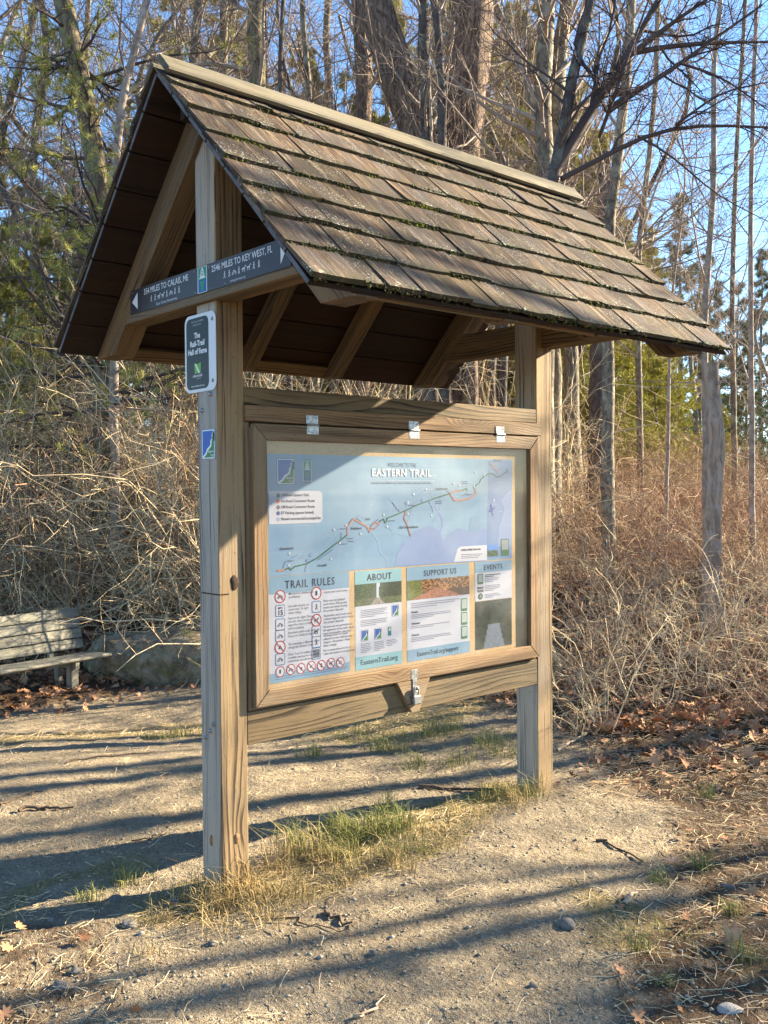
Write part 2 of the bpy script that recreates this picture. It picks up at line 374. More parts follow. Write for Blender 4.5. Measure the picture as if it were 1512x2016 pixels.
# the dark knot and the check mark cut across the near post
def disc_patch(name, c, n, u, a, b, mat, parent, th=.0015, seg=20, irr=.12):
    n, u, c = np.array(n, float), np.array(u, float), np.array(c, float); w = np.cross(n, u)
    V = []; F = []
    for k, hh in enumerate((0, th)):
        for i in range(seg):
            t = 2*PI*i/seg; r = 1+irr*math.sin(3*t+1)+irr*.5*math.sin(5*t)
            rr = r if k == 0 else r*.93
            V.append(c+n*hh+u*a*math.cos(t)*rr+w*b*math.sin(t)*rr)
    V.append(c+n*th*.5); F = [[i, (i+1) % seg, seg+(i+1) % seg, seg+i] for i in range(seg)]+[[seg+i, seg+(i+1) % seg, 2*seg] for i in range(seg)]
    return link(name, mkmesh(name, V, F, mat, smooth=True), parent)
M['knot'] = simple('knot_wood', (.06, .035, .02), .8, .2, 0, 120, (.02, .012, .008), .002)
M['knot2'] = simple('pale_knot_wood', (.26, .16, .08), .8, .2, 0, 120, (.12, .07, .035), .002)
for (px, py, a, b, mt) in ((462, 1147, .022, .034, 'knot'), (467, 1650, .014, .024, 'knot2'), (222+178, 1653, .010, .02, 'knot2')):
    if px > 440: disc_patch('knot', on(px, py, 1, -.0006), (0, -1, 0), X, a, b, M[mt], K)
disc_patch('knot', on(416, 1655, 0, -.0006), (-1, 0, 0), Y, .013, .026, M['knot2'], K)
board('crack', -.0015, .05, -.0012, PY-.02, 1.337, 1.343, M['knot'], K, 'y', .0005)

# rails and case
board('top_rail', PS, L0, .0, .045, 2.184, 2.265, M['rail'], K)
board('hinge_rail', PS-.002, L0+.02, -.018, .022, 2.110, 2.1825, M['cedar'], K)
board('lower_rail', PS+.001, L0-.001, .001, .042, .648, .797, M['rail'], K)
T = Timber()
fy0, fy1 = -.024, .002; fx0, fx1, fz0, fz1 = .171, 2.157, .814, 2.102; ix0, ix1, iz0, iz1 = .248, 2.082, .889, 2.028
case = board('case_back', PS+.004, L0-.004, .030, .060, .800, 2.108, M['cedar'], K)
for nm, a in (('case_side', (PS+.003, PS+.030, .004, .0295)), ('case_side', (L0-.030, L0-.003, .004, .0295))):
    board(nm, a[0], a[1], a[2], a[3], .8, 2.108, M['cedar'], case, 'z')
board('case_sill', PS+.031, L0-.031, .006, .0295, .8, .83, M['cedar'], case)
board('case_top', PS+.004, L0-.004, .010, .055, 2.1085, 2.183, M['cedar'], case)
board('case_lip', PS+.032, L0-.032, .0035, .0298, 2.085, 2.1075, M['knot'], case)
board('backing_board', PS+.031, L0-.031, .008, .0295, .831, 2.084, M['backing'], case, 'x')
# mitred door frame
door = Timber()
wS, wT, wR = ix0-fx0, fz1-iz1, fx1-ix1
cyf = (fy0+fy1)/2; tf = fy1-fy0
door.beam(((fx0+fx1)/2, cyf, (fz1+iz1)/2), (X, Z, Y), (fx1-fx0-wS, wT-.0006, tf), .003, (-1, 1))
door.beam(((fx0+fx1)/2, cyf, (fz0+iz0)/2), (X, Z, Y), (fx1-fx0-wS, iz0-fz0-.0006, tf), .003, (1, -1))
door.beam(((fx0+ix0)/2, cyf, (fz0+fz1)/2), (Z, X, Y), (fz1-fz0-.077, wS-.001, tf), .003, (1, -1))
door.beam(((fx1+ix1)/2, cyf, (fz0+fz1)/2), (Z, X, Y), (fz1-fz0-.077, wR-.001, tf), .003, (-1, 1))
df = door.build('door_frame', M['cedar'], K)
board('stop_bead', ix1-.001, ix1+.012, -.014, .0075, iz0, iz1, M['cedar'], df, 'z')
board('stop_bead', ix0-.012, ix0+.001, -.014, .0075, iz0, iz1, M['cedar'], df, 'z')
gv = [(ix0+.0, -.0085, iz0), (ix1, -.0085, iz0), (ix1, -.0085, iz1), (ix0, -.0085, iz1)]
gv += [(a, b+.003, c) for a, b, c in gv]
gm = mkmesh('glazing', gv, [[0, 1, 2, 3]], M['glass'])   # one thin acrylic sheet
link('glazing', gm, df)

def lathe_cap(name, c, n, r, h, mat, parent, seg=14):
    n = np.array(n, float); u = np.cross(n, Z if abs(n[2]) < .9 else X); u /= np.linalg.norm(u); w = np.cross(n, u); c = np.array(c, float)
    prof = [(r*1.45, 0), (r*1.45, h*.22), (r, h*.25), (r*.95, h*.7), (r*.6, h*.95), (0.0001, h)]
    V = []; F = []
    for (rr, hh) in prof:
        for i in range(seg): t = 2*PI*i/seg; V.append(c+n*hh+rr*(u*math.cos(t)+w*math.sin(t)))
    for j in range(len(prof)-1):
        for i in range(seg): F.append([j*seg+i, j*seg+(i+1) % seg, (j+1)*seg+(i+1) % seg, (j+1)*seg+i])
    return link(name, mkmesh(name, V, F, mat, smooth=True), parent)
for px, py in ((398, 808), (415, 776), (1060/2.52, 1100+820/2.52), (1044/2.52, 1100+852/2.52), (1023/2.52, 1100+885/2.52)):
    lathe_cap('bolt', on(px, py, 0, -.0005), (-1, 0, 0), .008, .012, M['bolt'], K)
for px, py in ((1108, 505), (610, 510)): pass

def plate(T_, c, w, h, th, n=(0, -1, 0), u=X):
    n = np.array(n, float); v = np.cross(u, n)*-1; T_.beam(np.array(c, float)+n*th/2, (u, np.cross(n, u), n), (w, h, th), .0008)
for px, py in ((615, 836), (815, 846), (985, 853)):
    c = on(px, py, 1, -.022); T_ = Timber()
    c[2] = 2.106
    plate(T_, (c[0], -.0185, 2.131), .07, .042, .003); plate(T_, (c[0], -.0225, 2.082), .07, .040, .003)
    hg = T_.build('hinge', M['galv'], K)
    V = []; F = []; seg = 10
    for i, xx in enumerate((c[0]-.035, c[0]+.035)):
        for k in range(seg): t = 2*PI*k/seg; V.append((xx, -.026+.006*math.cos(t), 2.1065+.006*math.sin(t)))
    F = [[k, (k+1) % seg, seg+(k+1) % seg, seg+k] for k in range(seg)]+[list(range(seg))[::-1], list(range(seg, 2*seg))]
    link('hinge_pin', mkmesh('hinge_pin', V, F, M['galv']), hg)
    for sx in (-.023, 0, .023):
        for zz in (2.139+.004*(sx == 0), 2.074-.004*(sx == 0)):
            lathe_cap('screw', (c[0]+sx, -.0212 if zz > 2.1 else -.0252, zz), (0, -1, 0), .003, .002, M['bolt'], hg, 8)

# hasp block, staple and padlock below the door
cb = on(818, 1372, 1, -.02)
blk = [(-.145, .035), (.095, .035), (-.02+.03, -.135), (-.055, -.135)]
bx0 = cb[0]; bz = .762
V = []; 
for yy in (-.026, .0005):
    for a, b in ((-.13, .051), (.10, .051), (.022, -.115), (-.03, -.115)): V.append((bx0+a, yy, bz+b))
F = [[0, 3, 2, 1], [4, 5, 6, 7], [0, 1, 5, 4], [1, 2, 6, 5], [2, 3, 7, 6], [3, 0, 4, 7]]
link('hasp_block', mkmesh('hasp_block', V, F, M['cedar'], {'gc': ('FLOAT_VECTOR', [(v[0]+5, v[2], v[1]) for v in V])}), K)
T_ = Timber(); plate(T_, (bx0-.01, -.0225, .842), .045, .05, .003); plate(T_, (bx0-.012, -.0265, .778), .03, .085, .003)
hs = T_.build('hasp', M['galv'], K)

def ring_tube(pts, r, seg=8, closed=False):
    P = np.array(pts, float)[None]; R = np.full((1, len(pts)), r); return tubes(P, R, seg)

def tubes(P, R, seg=3, v=None):
    """P (N,K,3) polylines, R (N,K) radii -> verts, quads, per-vert v"""
    N, Kp, _ = P.shape
    Tn = np.gradient(P, axis=1); Tn /= np.linalg.norm(Tn, axis=2, keepdims=True)+1e-9
    ref = np.zeros_like(Tn); flat = np.abs(Tn[:, :1, 2]) > .9
    ref[..., 2] = np.where(flat, 0, 1); ref[..., 0] = np.where(flat, 1, 0)
    U = np.cross(Tn, ref); U /= np.linalg.norm(U, axis=2, keepdims=True)+1e-9
    Wv = np.cross(Tn, U)
    a = np.arange(seg)*2*PI/seg
    V = P[:, :, None]+R[:, :, None, None]*(U[:, :, None]*np.cos(a)[None, None, :, None]+Wv[:, :, None]*np.sin(a)[None, None, :, None])
    idx = np.arange(N*Kp*seg).reshape(N, Kp, seg)
    nx = np.roll(idx, -1, axis=2)
    F = np.stack([idx[:, :-1], nx[:, :-1], nx[:, 1:], idx[:, 1:]], -1).reshape(-1, 4)
    if v is None: v = np.zeros(N)
    vv = np.repeat(v, Kp*seg)
    return V.reshape(-1, 3), F, vv
def merge(parts):
    Vs, Fs, vs = [], [], []; o = 0
    for V, F, v in parts: Vs.append(V); Fs.append(F+o); vs.append(v); o += len(V)
    return np.concatenate(Vs), np.concatenate(Fs), np.concatenate(vs)

pl = empty('padlock', (bx0-.012, -.04, .72))
tag(pl, 'small metal padlock hanging from the hasp under the display case', 'padlock')
pl.scale = (1.25,)*3
T_ = Timber().beam((0, 0, -.005), (X, Z, Y), (.042, .036, .02), .004); T_.build('lock_body', M['galv'], pl)
V, F, v = ring_tube([(-.012, 0, .012), (-.012, 0, .036), (-.008, 0, .046), (0, 0, .05), (.008, 0, .046), (.012, 0, .036), (.012, 0, .012)], .0035)
link('shackle', mkmesh('shackle', V, F, M['bolt'], smooth=True), pl)
V, F, v = ring_tube([(bx0-.012+.012*math.cos(t), -.03-.012*abs(math.sin(t)), .768+.013*math.sin(t)) for t in np.linspace(0, 2*PI, 13)], .003)
link('staple', mkmesh('staple', V, F, M['galv'], smooth=True), hs)

# ------------------------------------------------------------------ roof
RX0, RX1 = -.232, 2.565; ZR = 3.60; RW = 1.062; ZE = 2.525
kS = (ZR-ZE)/RW; SL = math.hypot(RW, ZR-ZE)
dn = {s: np.array([0, s*RW/SL, -(ZR-ZE)/SL]) for s in (-1, 1)}       # down the slope
nn = {s: np.array([0, s*(ZR-ZE)/SL, RW/SL]) for s in (-1, 1)}        # outward normal
ridge = np.array([0, YC, ZR])
def rp(s, d, x, h=0): return ridge+X*x+dn[s]*d+nn[s]*h             # point on the slope top plane of deck
roof = empty('roof'); roof.parent = K
for s in (-1, 1):
    T_ = Timber(); nb = 8; w = SL/nb
    for i in range(nb):
        d = w*(i+.5)
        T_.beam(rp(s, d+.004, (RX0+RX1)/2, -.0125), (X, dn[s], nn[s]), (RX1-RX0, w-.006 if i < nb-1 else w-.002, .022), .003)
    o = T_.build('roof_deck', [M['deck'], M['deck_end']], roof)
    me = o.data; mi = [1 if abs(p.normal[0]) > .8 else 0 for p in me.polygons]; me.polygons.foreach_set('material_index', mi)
    # grain coords for ends fine
    # shingles: eight courses, every shingle a tapered board
    Vv = []; Ff = []; G = []; RV = []; SH = []
    ne = 8; top0 = .05; ex = (SL+.008-top0-.12)/7
    for c_ in range(8):
        dbut = SL+.008-ex*c_; x = RX0-.008+random.uniform(-.01, 0)
        ln = ex*2.05 if c_ < 7 else ex
        while x < RX1+.004:
            wd = random.choice((.10, .14, .17, .20, .24, .27))*random.uniform(.9, 1.1)
            x1 = min(x+wd, RX1+.012+random.uniform(-.006, .006))
            if RX1-x1 < .05: x1 = RX1+.01
            gap = .0010; jit = random.uniform(-.011, .009); th = random.uniform(.011, .018); cup = random.uniform(-.002, .006); lift = random.uniform(0, .006)
            nxs = 5; dt = max(dbut-ln, .01)
            off = np.array([random.uniform(0, 30), random.uniform(0, 30), random.uniform(0, 9)]); rv = random.random()
            b0 = len(Vv)
            nd = 4
            for j in range(nd):
                fr = j/(nd-1); d = dt+(dbut+jit-dt)*fr
                for i in range(nxs):
                    fx = i/(nxs-1); xx = x+gap+(x1-x-2*gap)*fx
                    hb = .002+.0135*fr+lift*fr+cup*fr*(4*(fx-.5)**2)
                    edge = random.uniform(-.0025, .0025) if j == nd-1 else 0
                    for tk in (0, 1):
                        hh = hb+(th*fr+.001*(1-fr))*tk-(.004 if tk == 0 else 0)
                        Vv.append(rp(s, d+edge, xx, hh)); G.append(off+np.array([d, xx, hh])); RV.append(rv); SH.append((dbut-d, 0, 0))
            def vi(j, i, tk): return b0+(j*nxs+i)*2+tk
            for j in range(nd-1):
                for i in range(nxs-1):
                    q = [vi(j, i, 1), vi(j, i+1, 1), vi(j+1, i+1, 1), vi(j+1, i, 1)]; Ff.append(q if s > 0 else q[::-1])
                Ff.append([vi(j, 0, 0), vi(j, 0, 1), vi(j+1, 0, 1), vi(j+1, 0, 0)]); Ff.append([vi(j, nxs-1, 0), vi(j, nxs-1, 1), vi(j+1, nxs-1, 1), vi(j+1, nxs-1, 0)])
            for i in range(nxs-1):
                Ff.append([vi(nd-1, i, 0), vi(nd-1, i+1, 0), vi(nd-1, i+1, 1), vi(nd-1, i, 1)])
                q = [vi(0, i, 0), vi(0, i+1, 0), vi(nd-1, i+1, 0), vi(nd-1, i, 0)]; Ff.append(q)
            x = x1
            if x1 >= RX1+.003: break
    sh = link('shingles', mkmesh('shingles', Vv, Ff, M['shingle'], {'gc': ('FLOAT_VECTOR', G), 'rv': ('FLOAT', RV), 'sh': ('FLOAT_VECTOR', SH)}), roof)
    # moss tufts along the butts
    MV = []; MF = []; Mv = []
    for c_ in range(8):
        dbut = SL+.008-ex*c_; n = 1500
        xs = rng.uniform(RX0, RX1, n)
        dens = .5+.5*np.sin(xs*3.1+c_*2.1)*np.sin(xs*7.7+c_)+.25*np.sin(xs*19+c_*3)
        keep = rng.uniform(0, 1, n) < np.clip(dens*(.55 if c_ in (0, 7) else 1.0), .16, 1); xs = xs[keep]
        for xx, dv in zip(xs, dens[keep]):
            r = random.uniform(.0035, .0065)*(1+.45*max(dv, 0)); d = dbut+random.uniform(-.012, .006); h0 = random.uniform(.012, .03)
            c = rp(s, d, xx, h0 if d < dbut else h0-.008); b0 = len(MV)
            yv = 1.0 if (c_ in (3, 4, 5) and dv > .72 and random.random() < .6) else random.uniform(0, .35)
            for q in ((1, 0, 0), (-1, 0, 0), (0, 1, 0), (0, -1, 0), (0, 0, 1), (0, 0, -1)):
                MV.append(c+r*(1+random.uniform(-.4, .5))*np.array(q)+np.array([random.uniform(-.001, .001) for _ in range(3)])); Mv.append(yv)
            for f in ((0, 2, 4), (2, 1, 4), (1, 3, 4), (3, 0, 4), (2, 0, 5), (1, 2, 5), (3, 1, 5), (0, 3, 5)): MF.append([b0+i for i in f])
    mo = link('moss', mkmesh('moss', MV, np.array(MF), M['moss'], {'v': ('FLOAT', Mv)}), sh)
    mo['kind'] = 'stuff'
    # ridge cap board
    T_ = Timber(); wcap = .125 if s < 0 else .105
    T_.beam(rp(s, wcap/2-(.022 if s < 0 else .0), (RX0+RX1)/2+.008, .043), (X, dn[s], nn[s]), (RX1-RX0+.035, wcap, .030), .008)
    T_.build('ridge_cap', M['cap'], roof)
    # eave fascia strip under the deck
    e = rp(s, SL-.055, 0, 0)
    T_ = Timber().beam(rp(s, SL-.05, .5*(.095+1.44), -.0365), (X, dn[s], nn[s]), (1.34, .085, .022), .003)
    T_.build('eave_strip', M['rafter'], roof)
board('ridge_board', RX0+.12, RX1-.12, YC-.018, YC+.018, ZR-.19, ZR-.06, M['deck'], roof)
# trusses
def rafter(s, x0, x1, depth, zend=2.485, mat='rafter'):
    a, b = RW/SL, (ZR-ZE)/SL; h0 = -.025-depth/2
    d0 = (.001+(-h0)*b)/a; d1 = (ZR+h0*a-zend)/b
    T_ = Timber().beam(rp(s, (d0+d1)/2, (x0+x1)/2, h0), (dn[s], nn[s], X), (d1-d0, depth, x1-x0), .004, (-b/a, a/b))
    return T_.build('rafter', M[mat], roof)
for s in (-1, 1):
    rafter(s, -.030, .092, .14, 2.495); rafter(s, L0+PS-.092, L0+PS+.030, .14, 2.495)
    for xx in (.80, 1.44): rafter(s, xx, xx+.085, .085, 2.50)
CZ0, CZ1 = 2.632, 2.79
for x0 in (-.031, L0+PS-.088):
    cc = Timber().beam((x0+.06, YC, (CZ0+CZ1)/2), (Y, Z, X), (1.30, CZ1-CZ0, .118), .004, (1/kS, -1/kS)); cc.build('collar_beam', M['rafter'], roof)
for x, y in ((975, 690), (968, 708), (975, 672)): pass

# ------------------------------------------------------------------ flat printing
TXT = {}
def text_mesh(body, bold, sp):
    key = (body, bold, sp)
    if key in TXT: return TXT[key]
    cu = bpy.data.curves.new('t', 'FONT'); cu.body = body; cu.size = 1; cu.resolution_u = 2 if len(body) < 40 else 1; cu.offset = bold; cu.space_character = sp
    cu.align_x = 'LEFT'; cu.fill_mode = 'FRONT'
    o = bpy.data.objects.new('t', cu); me = bpy.data.meshes.new_from_object(o)
    V = np.array([v.co[:] for v in me.vertices]) if len(me.vertices) else np.zeros((0, 3)); F = [list(p.vertices) for p in me.polygons]
    bpy.data.objects.remove(o); bpy.data.curves.remove(cu); bpy.data.meshes.remove(me)
    TXT[key] = (V, F); return V, F
class Canvas:
    def __init__(s, O, U, Vd, N, unit=1.0):
        s.O, s.U, s.Vd, s.N = [np.array(a, float) for a in (O, U, Vd, N)]; s.V = []; s.F = []; s.C = []
    def P(s, u, v, h): return s.O+s.U*u+s.Vd*v+s.N*h
    def poly(s, pts, col, h=.0004):
        b = len(s.V)
        from mathutils.geometry import tessellate_polygon
        if len(pts) > 4: tri = tessellate_polygon([[Vector((p[0], p[1], 0)) for p in pts]])
        else: tri = [tuple(range(len(pts)))]
        for p in pts: s.V.append(s.P(p[0], p[1], h)); s.C.append((*col, 1))
        for t in tri:
            a = [np.array(pts[i][:2]) for i in t[:3]]; cr = (a[1]-a[0])[0]*(a[2]-a[0])[1]-(a[1]-a[0])[1]*(a[2]-a[0])[0]
            f = [b+i for i in t]; s.F.append(f if cr > 0 else f[::-1])
    def rect(s, u0, v0, u1, v1, col, h=.0004): s.poly([(u0, v0), (u1, v0), (u1, v1), (u0, v1)], col, h)
    def circ(s, u, v, r, col, h=.0004, seg=18, ry=None):
        ry = ry or r; s.poly([(u+r*math.cos(2*PI*i/seg), v+ry*math.sin(2*PI*i/seg)) for i in range(seg)], col, h)
    def ring(s, u, v, r, w, col, h=.0006, seg=22):
        for i in range(seg):
            a, b = 2*PI*i/seg, 2*PI*(i+1)/seg
            s.poly([(u+r*math.cos(a), v+r*math.sin(a)), (u+r*math.cos(b), v+r*math.sin(b)), (u+(r-w)*math.cos(b), v+(r-w)*math.sin(b)), (u+(r-w)*math.cos(a), v+(r-w)*math.sin(a))], col, h)
    def rrect(s, u0, v0, u1, v1, r, col, h=.0004):
        p = []
        for cx, cy, a0 in ((u1-r, v1-r, 0), (u0+r, v1-r, 90), (u0+r, v0+r, 180), (u1-r, v0+r, 270)):
            for k in range(6): a = math.radians(a0+k*18); p.append((cx+r*math.cos(a), cy+r*math.sin(a)))
        s.poly(p, col, h)
    def line(s, pts, w, col, h=.0008):
        pts = [np.array(p[:2], float) for p in pts]
        for a, b in zip(pts[:-1], pts[1:]):
            d = b-a; l = np.linalg.norm(d)
            if l < 1e-6: continue
            d /= l; n = np.array([-d[1], d[0]])*w/2; e = d*w*.35
            s.poly([tuple(a-e-n), tuple(b+e-n), tuple(b+e+n), tuple(a-e+n)], col, h); h += .000004
    def text(s, body, u, v, size, col, al='l', bold=0.0, sp=1.0, h=.0009, wmax=None):
        Vt, F = text_mesh(body, bold, sp)
        if not len(Vt): return
        w = Vt[:, 0].max()*size; sx = 1.0
        if wmax: sx = wmax/w; w = wmax
        o = {'l': 0, 'c': -w/2, 'r': -w}[al]; b = len(s.V)
        for p in Vt: s.V.append(s.P(u+o+p[0]*size*sx, v+p[1]*size, h)); s.C.append((*col, 1))
        s.F += [[b+i for i in f] for f in F]
    def grid(s, u0, v0, u1, v1, nu, nv, fn, h=.0006):
        for j in range(nv):
            for i in range(nu):
                a, b = u0+(u1-u0)*i/nu, u0+(u1-u0)*(i+1)/nu; c, d = v0+(v1-v0)*j/nv, v0+(v1-v0)*(j+1)/nv
                s.poly([(a, c), (b, c), (b, d), (a, d)], fn((i+.5)/nu, (j+.5)/nv), h)
    def build(s, name, mat, parent=None):
        return link(name, mkmesh(name, s.V, s.F, mat, {'col': ('FLOAT_COLOR', s.C)}), parent)
    def slab(s, u0, v0, u1, v1, r, th, col, edge):
        """a real sheet with thickness and rounded corners"""
        p = []
        for cx, cy, a0 in ((u1-r, v1-r, 0), (u0+r, v1-r, 90), (u0+r, v0+r, 180), (u1-r, v0+r, 270)):
            for k in range(6): a = math.radians(a0+k*18); p.append((cx+r*math.cos(a), cy+r*math.sin(a)))
        n = len(p); b = len(s.V)
        for hh, cc in ((-th, edge), (0, edge)):
            for q in p: s.V.append(s.P(q[0], q[1], hh)); s.C.append((*cc, 1))
        for i in range(n): s.F.append([b+i, b+(i+1) % n, b+n+(i+1) % n, b+n+i])
        s.F.append([b+i for i in range(n)][::-1]); s.poly(p, col, 0)

def lin(*c): return tuple(((x/255)/12.92 if x <= 10 else (((x/255)+.055)/1.055)**2.4) for x in c)
INK = lin(35, 38, 60); TEXTG = lin(110, 112, 125); WHITE = (.78, .79, .82); PAPER = (.70, .71, .76); BLUEH = lin(140, 178, 200); TEAL = lin(150, 200, 205)
GREEN = lin(30, 105, 70); RED = lin(200, 60, 50); ORANGE = lin(205, 145, 118); LOGOB = lin(20, 90, 185); LOGOG = lin(50, 130, 60)

PYB = .0080-.0006
def m3(zx, zy):
    p = on(520+zx/2.853, 880+zy/2.853, 1, PYB); return (p[0], p[2])
def m4(zx, zy):
    p = on(520+zx/2.853, 1100+zy/2.853, 1, PYB); return (p[0], p[2])
def cv(x0=0): return Canvas((0, PYB, 0), X, Z, -Y)

def trail_logo(c, u0, v0, u1, v1, h=.0006, txt=True):
    w, hh = u1-u0, v1-v0; f = lambda a, b: (u0+w*a, v0+hh*b)
    c.rrect(u0, v0, u1, v1, w*.07, lin(20, 60, 120), h); c.rrect(u0+w*.03, v0+hh*.02, u1-w*.03, v1-hh*.02, w*.06, (.8, .82, .82), h+.0002)
    c.poly([f(.08, .06), f(.92, .06), f(.92, .94), f(.08, .94)], LOGOB, h+.0004)
    c.poly([f(.08, .06), f(.92, .06), f(.92, .94), f(.84, .78), f(.86, .66), f(.74, .58), f(.70, .42), f(.44, .30), (f(.34, .18))], LOGOG, h+.0006)
    c.line([f(.12, .08), f(.32, .18), f(.44, .32), f(.68, .44), f(.72, .60), f(.82, .68), f(.80, .78), f(.90, .94)], w*.09, (.85, .88, .9), h+.0007)
    for k in range(4): c.poly([f(.80-.05*(3-k)*.3, .60+.07*k), f(.98-.0*k, .60+.07*k), f(.89, .74+.07*k)], lin(25, 90, 45), h+.0009)
    if txt:
        c.text('Eastern', u0+w*.90, v0+hh*.22, hh*.12, WHITE, 'r', .02, 1, h+.0012); c.text('Trail', u0+w*.90, v0+hh*.09, hh*.12, WHITE, 'r', .02, 1, h+.0012)
def green_logo(c, u0, v0, u1, v1, h=.0006):
    w, hh = u1-u0, v1-v0; f = lambda a, b: (u0+w*a, v0+hh*b)
    c.rect(u0, v0, u1, v1, (.75, .8, .78), h)
    c.rect(u0+w*.07, v0+hh*.5, u1-w*.07, v1-hh*.02, lin(40, 140, 95), h+.0002); c.rect(u0+w*.07, v0+hh*.02, u1-w*.07, v0+hh*.5, lin(20, 95, 165), h+.0002)
    for k in range(3):
        a = .55+.12*k; r = .36-.08*k
        c.poly([f(.5-r, a), f(.5+r, a), f(.5, a+.2)], (.8, .84, .85), h+.0004)
        c.poly([f(.5-r*.8, 1-a-.02), f(.5, .82-a), f(.5+r*.8, 1-a-.02)], lin(60, 160, 70), h+.0004)

# --- map poster
c = cv(); (ux0, vz1), (ux1, vz0) = (.268, 1.968), (1.954, 1.402)
def mapcol(a, b):
    g = .5+.5*math.sin(a*9+b*5)*math.sin(a*4-b*7+1)
    A = np.array(lin(128, 166, 196)); B = np.array(lin(150, 186, 208)); return tuple(A*(1-g)+B*g)
c.grid(ux0, vz0, ux1, vz1, 24, 10, mapcol, 0)
c.poly([m3(*p) for p in ((735, 668), (748, 600), (790, 530), (850, 470), (930, 440), (985, 470), (1010, 545), (1030, 490), (1090, 455), (1150, 470), (1252, 455), (1252, 640), (1080, 650))], lin(144, 166, 206), .0004)
c.poly([m3(*p) for p in ((1330, 300), (1350, 350), (1320, 450), (1310, 560), (1390, 560), (1392, 240), (1372, 250))], lin(144, 166, 206), .0004)
c.poly([m3(*p) for p in ((1258, 75), (1392, 80), (1390, 620), (1252, 620))], lin(120, 150, 192), .0002)
c.poly([m3(*p) for p in ((1160, 400), (1200, 390), (1225, 440), (1190, 480), (1150, 470))], lin(134, 170, 198), .0005)
c.line([m3(*p) for p in ((960, 330), (1000, 400), (1005, 450), (985, 480), (1010, 545))], .012, lin(150, 165, 216), .0005)
c.line([m3(*p) for p in ((600, 470), (640, 530), (650, 590), (690, 630), (690, 668))], .006, lin(160, 185, 222), .0005)
for pts in (((140, 690), (230, 600), (330, 510), (430, 460), (520, 440)), ((390, 600), (480, 530), (560, 480), (640, 440)), ((680, 420), (740, 370), (800, 320), (900, 260), (980, 210), (1100, 195), (1180, 160)), ((690, 440), (720, 480), (810, 500)), ((500, 440), (530, 380), (560, 400)), ((200, 620), (300, 600), (430, 520)), ((800, 440), (845, 300)), ((380, 460), (480, 430)), ((700, 290), (750, 350)), ((860, 290), (930, 270), (1000, 300), (980, 360), (950, 420)), ((330, 640), (380, 620), (440, 560))):
    c.line([m3(*p) for p in pts], .0022, lin(170, 192, 214), .0006)
GT = .007
c.line([m3(*p) for p in ((112, 690), (140, 680), (150, 690), (170, 672), (240, 655), (300, 622), (380, 560), (440, 515), (468, 492))], GT, GREEN, .0010)
c.line([m3(*p) for p in ((645, 430), (650, 415), (670, 405), (680, 425), (690, 415), (690, 400), (760, 372), (860, 325), (960, 288), (1040, 262))], GT, GREEN, .0010)
c.line([m3(*p) for p in ((1178, 232), (1190, 215), (1210, 200), (1215, 185), (1240, 160), (1270, 148), (1290, 155), (1305, 168), (1330, 165), (1345, 150), (1365, 140), (1362, 125))], .006, GREEN, .0010)
c.line([m3(*p) for p in ((1110, 245), (1135, 232), (1140, 245))], .006, GREEN, .0010)
c.line([m3(*p) for p in ((75, 695), (112, 690))], .010, ORANGE, .0012)
c.line([m3(*p) for p in ((468, 492), (468, 445), (500, 405), (545, 430), (575, 445), (590, 475), (605, 440), (625, 420), (648, 430))], .008, ORANGE, .0012)
c.line([m3(*p) for p in ((590, 480), (600, 455), (620, 460), (645, 435))], .005, lin(190, 120, 110), .0013)
c.line([m3(*p) for p in ((1040, 262), (1070, 248), (1105, 243))], .008, ORANGE, .0012)
c.line([m3(*p) for p in ((1042, 262), (1070, 302), (1150, 292), (1190, 262), (1185, 238))], .009, ORANGE, .0012)
c.line([m3(*p) for p in ((795, 360), (785, 400), (800, 430), (822, 498))], .007, lin(195, 125, 105), .0012)
c.line([m3(*p) for p in ((1272, 95), (1290, 115), (1305, 130), (1310, 145))], .007, ORANGE, .0012)
for p in ((243, 637), (762, 354), (888, 300), (933, 312), (1037, 250), (260, 606)): c.ring(*m3(*p), .0075, .0018, lin(40, 90, 180), .0014); c.circ(*m3(*p), .0055, lin(170, 195, 225), .0013, 12)
for p in ((142, 598), (393, 465), (460, 440), (377, 628), (672, 380), (808, 312), (808, 375), (840, 265), (910, 238), (940, 385), (1064, 205), (1187, 142), (1098, 216), (1180, 222), (1238, 156), (140, 665), (543, 488), (425, 540), (691, 447), (1290, 300)): c.circ(*m3(*p), .0062, (.72, .76, .8), .0014, 10)
def mt(t, x, y, sz, col=INK, al='l', bold=.0, sp=1, wm=None, f=m3, cc=None):
    u, v = f(x, y); (cc or c).text(t, u, v, sz, col, al, bold, sp, .0018, wm)
mt('WELCOME TO THE', 775, 112, .030, lin(70, 80, 120), 'c', 0, 1.0, .20)
c.line([m3(596, 103), m3(672, 104)], .0015, WHITE); c.line([m3(880, 107), m3(955, 108)], .0015, WHITE)
mt('EASTERN TRAIL', 775, 164, .052, (.85, .87, .9), 'c', .03, 1.15, .415)
c.line([m3(592, 186), m3(957, 190)], .002, WHITE)
mt('Kennebunk  Arundel  Biddeford  Saco  Old Orchard Beach  Scarborough  South Portland', 775, 206, .012, lin(50, 60, 110), 'c', .02, 1, .415)
for n_, x, y in (('Kennebunk', 88, 578), ('Arundel', 300, 672), ('Biddeford', 488, 464), ('Saco', 568, 410), ('Old Orchard Beach', 758, 458), ('Scarborough', 965, 240), ('Portland', 1290, 80)):
    mt(n_, x, y, .017, INK, 'l', .015)
for x, y in ((425, 460), (465, 515), (470, 530), (130, 640), (960, 305), (962, 316), (1105, 195), (1108, 205), (700, 415), (810, 328), (430, 545), (1130, 268)):
    c.line([m3(x, y), m3(x+34, y-1)], .0030, lin(75, 90, 130), .0014)
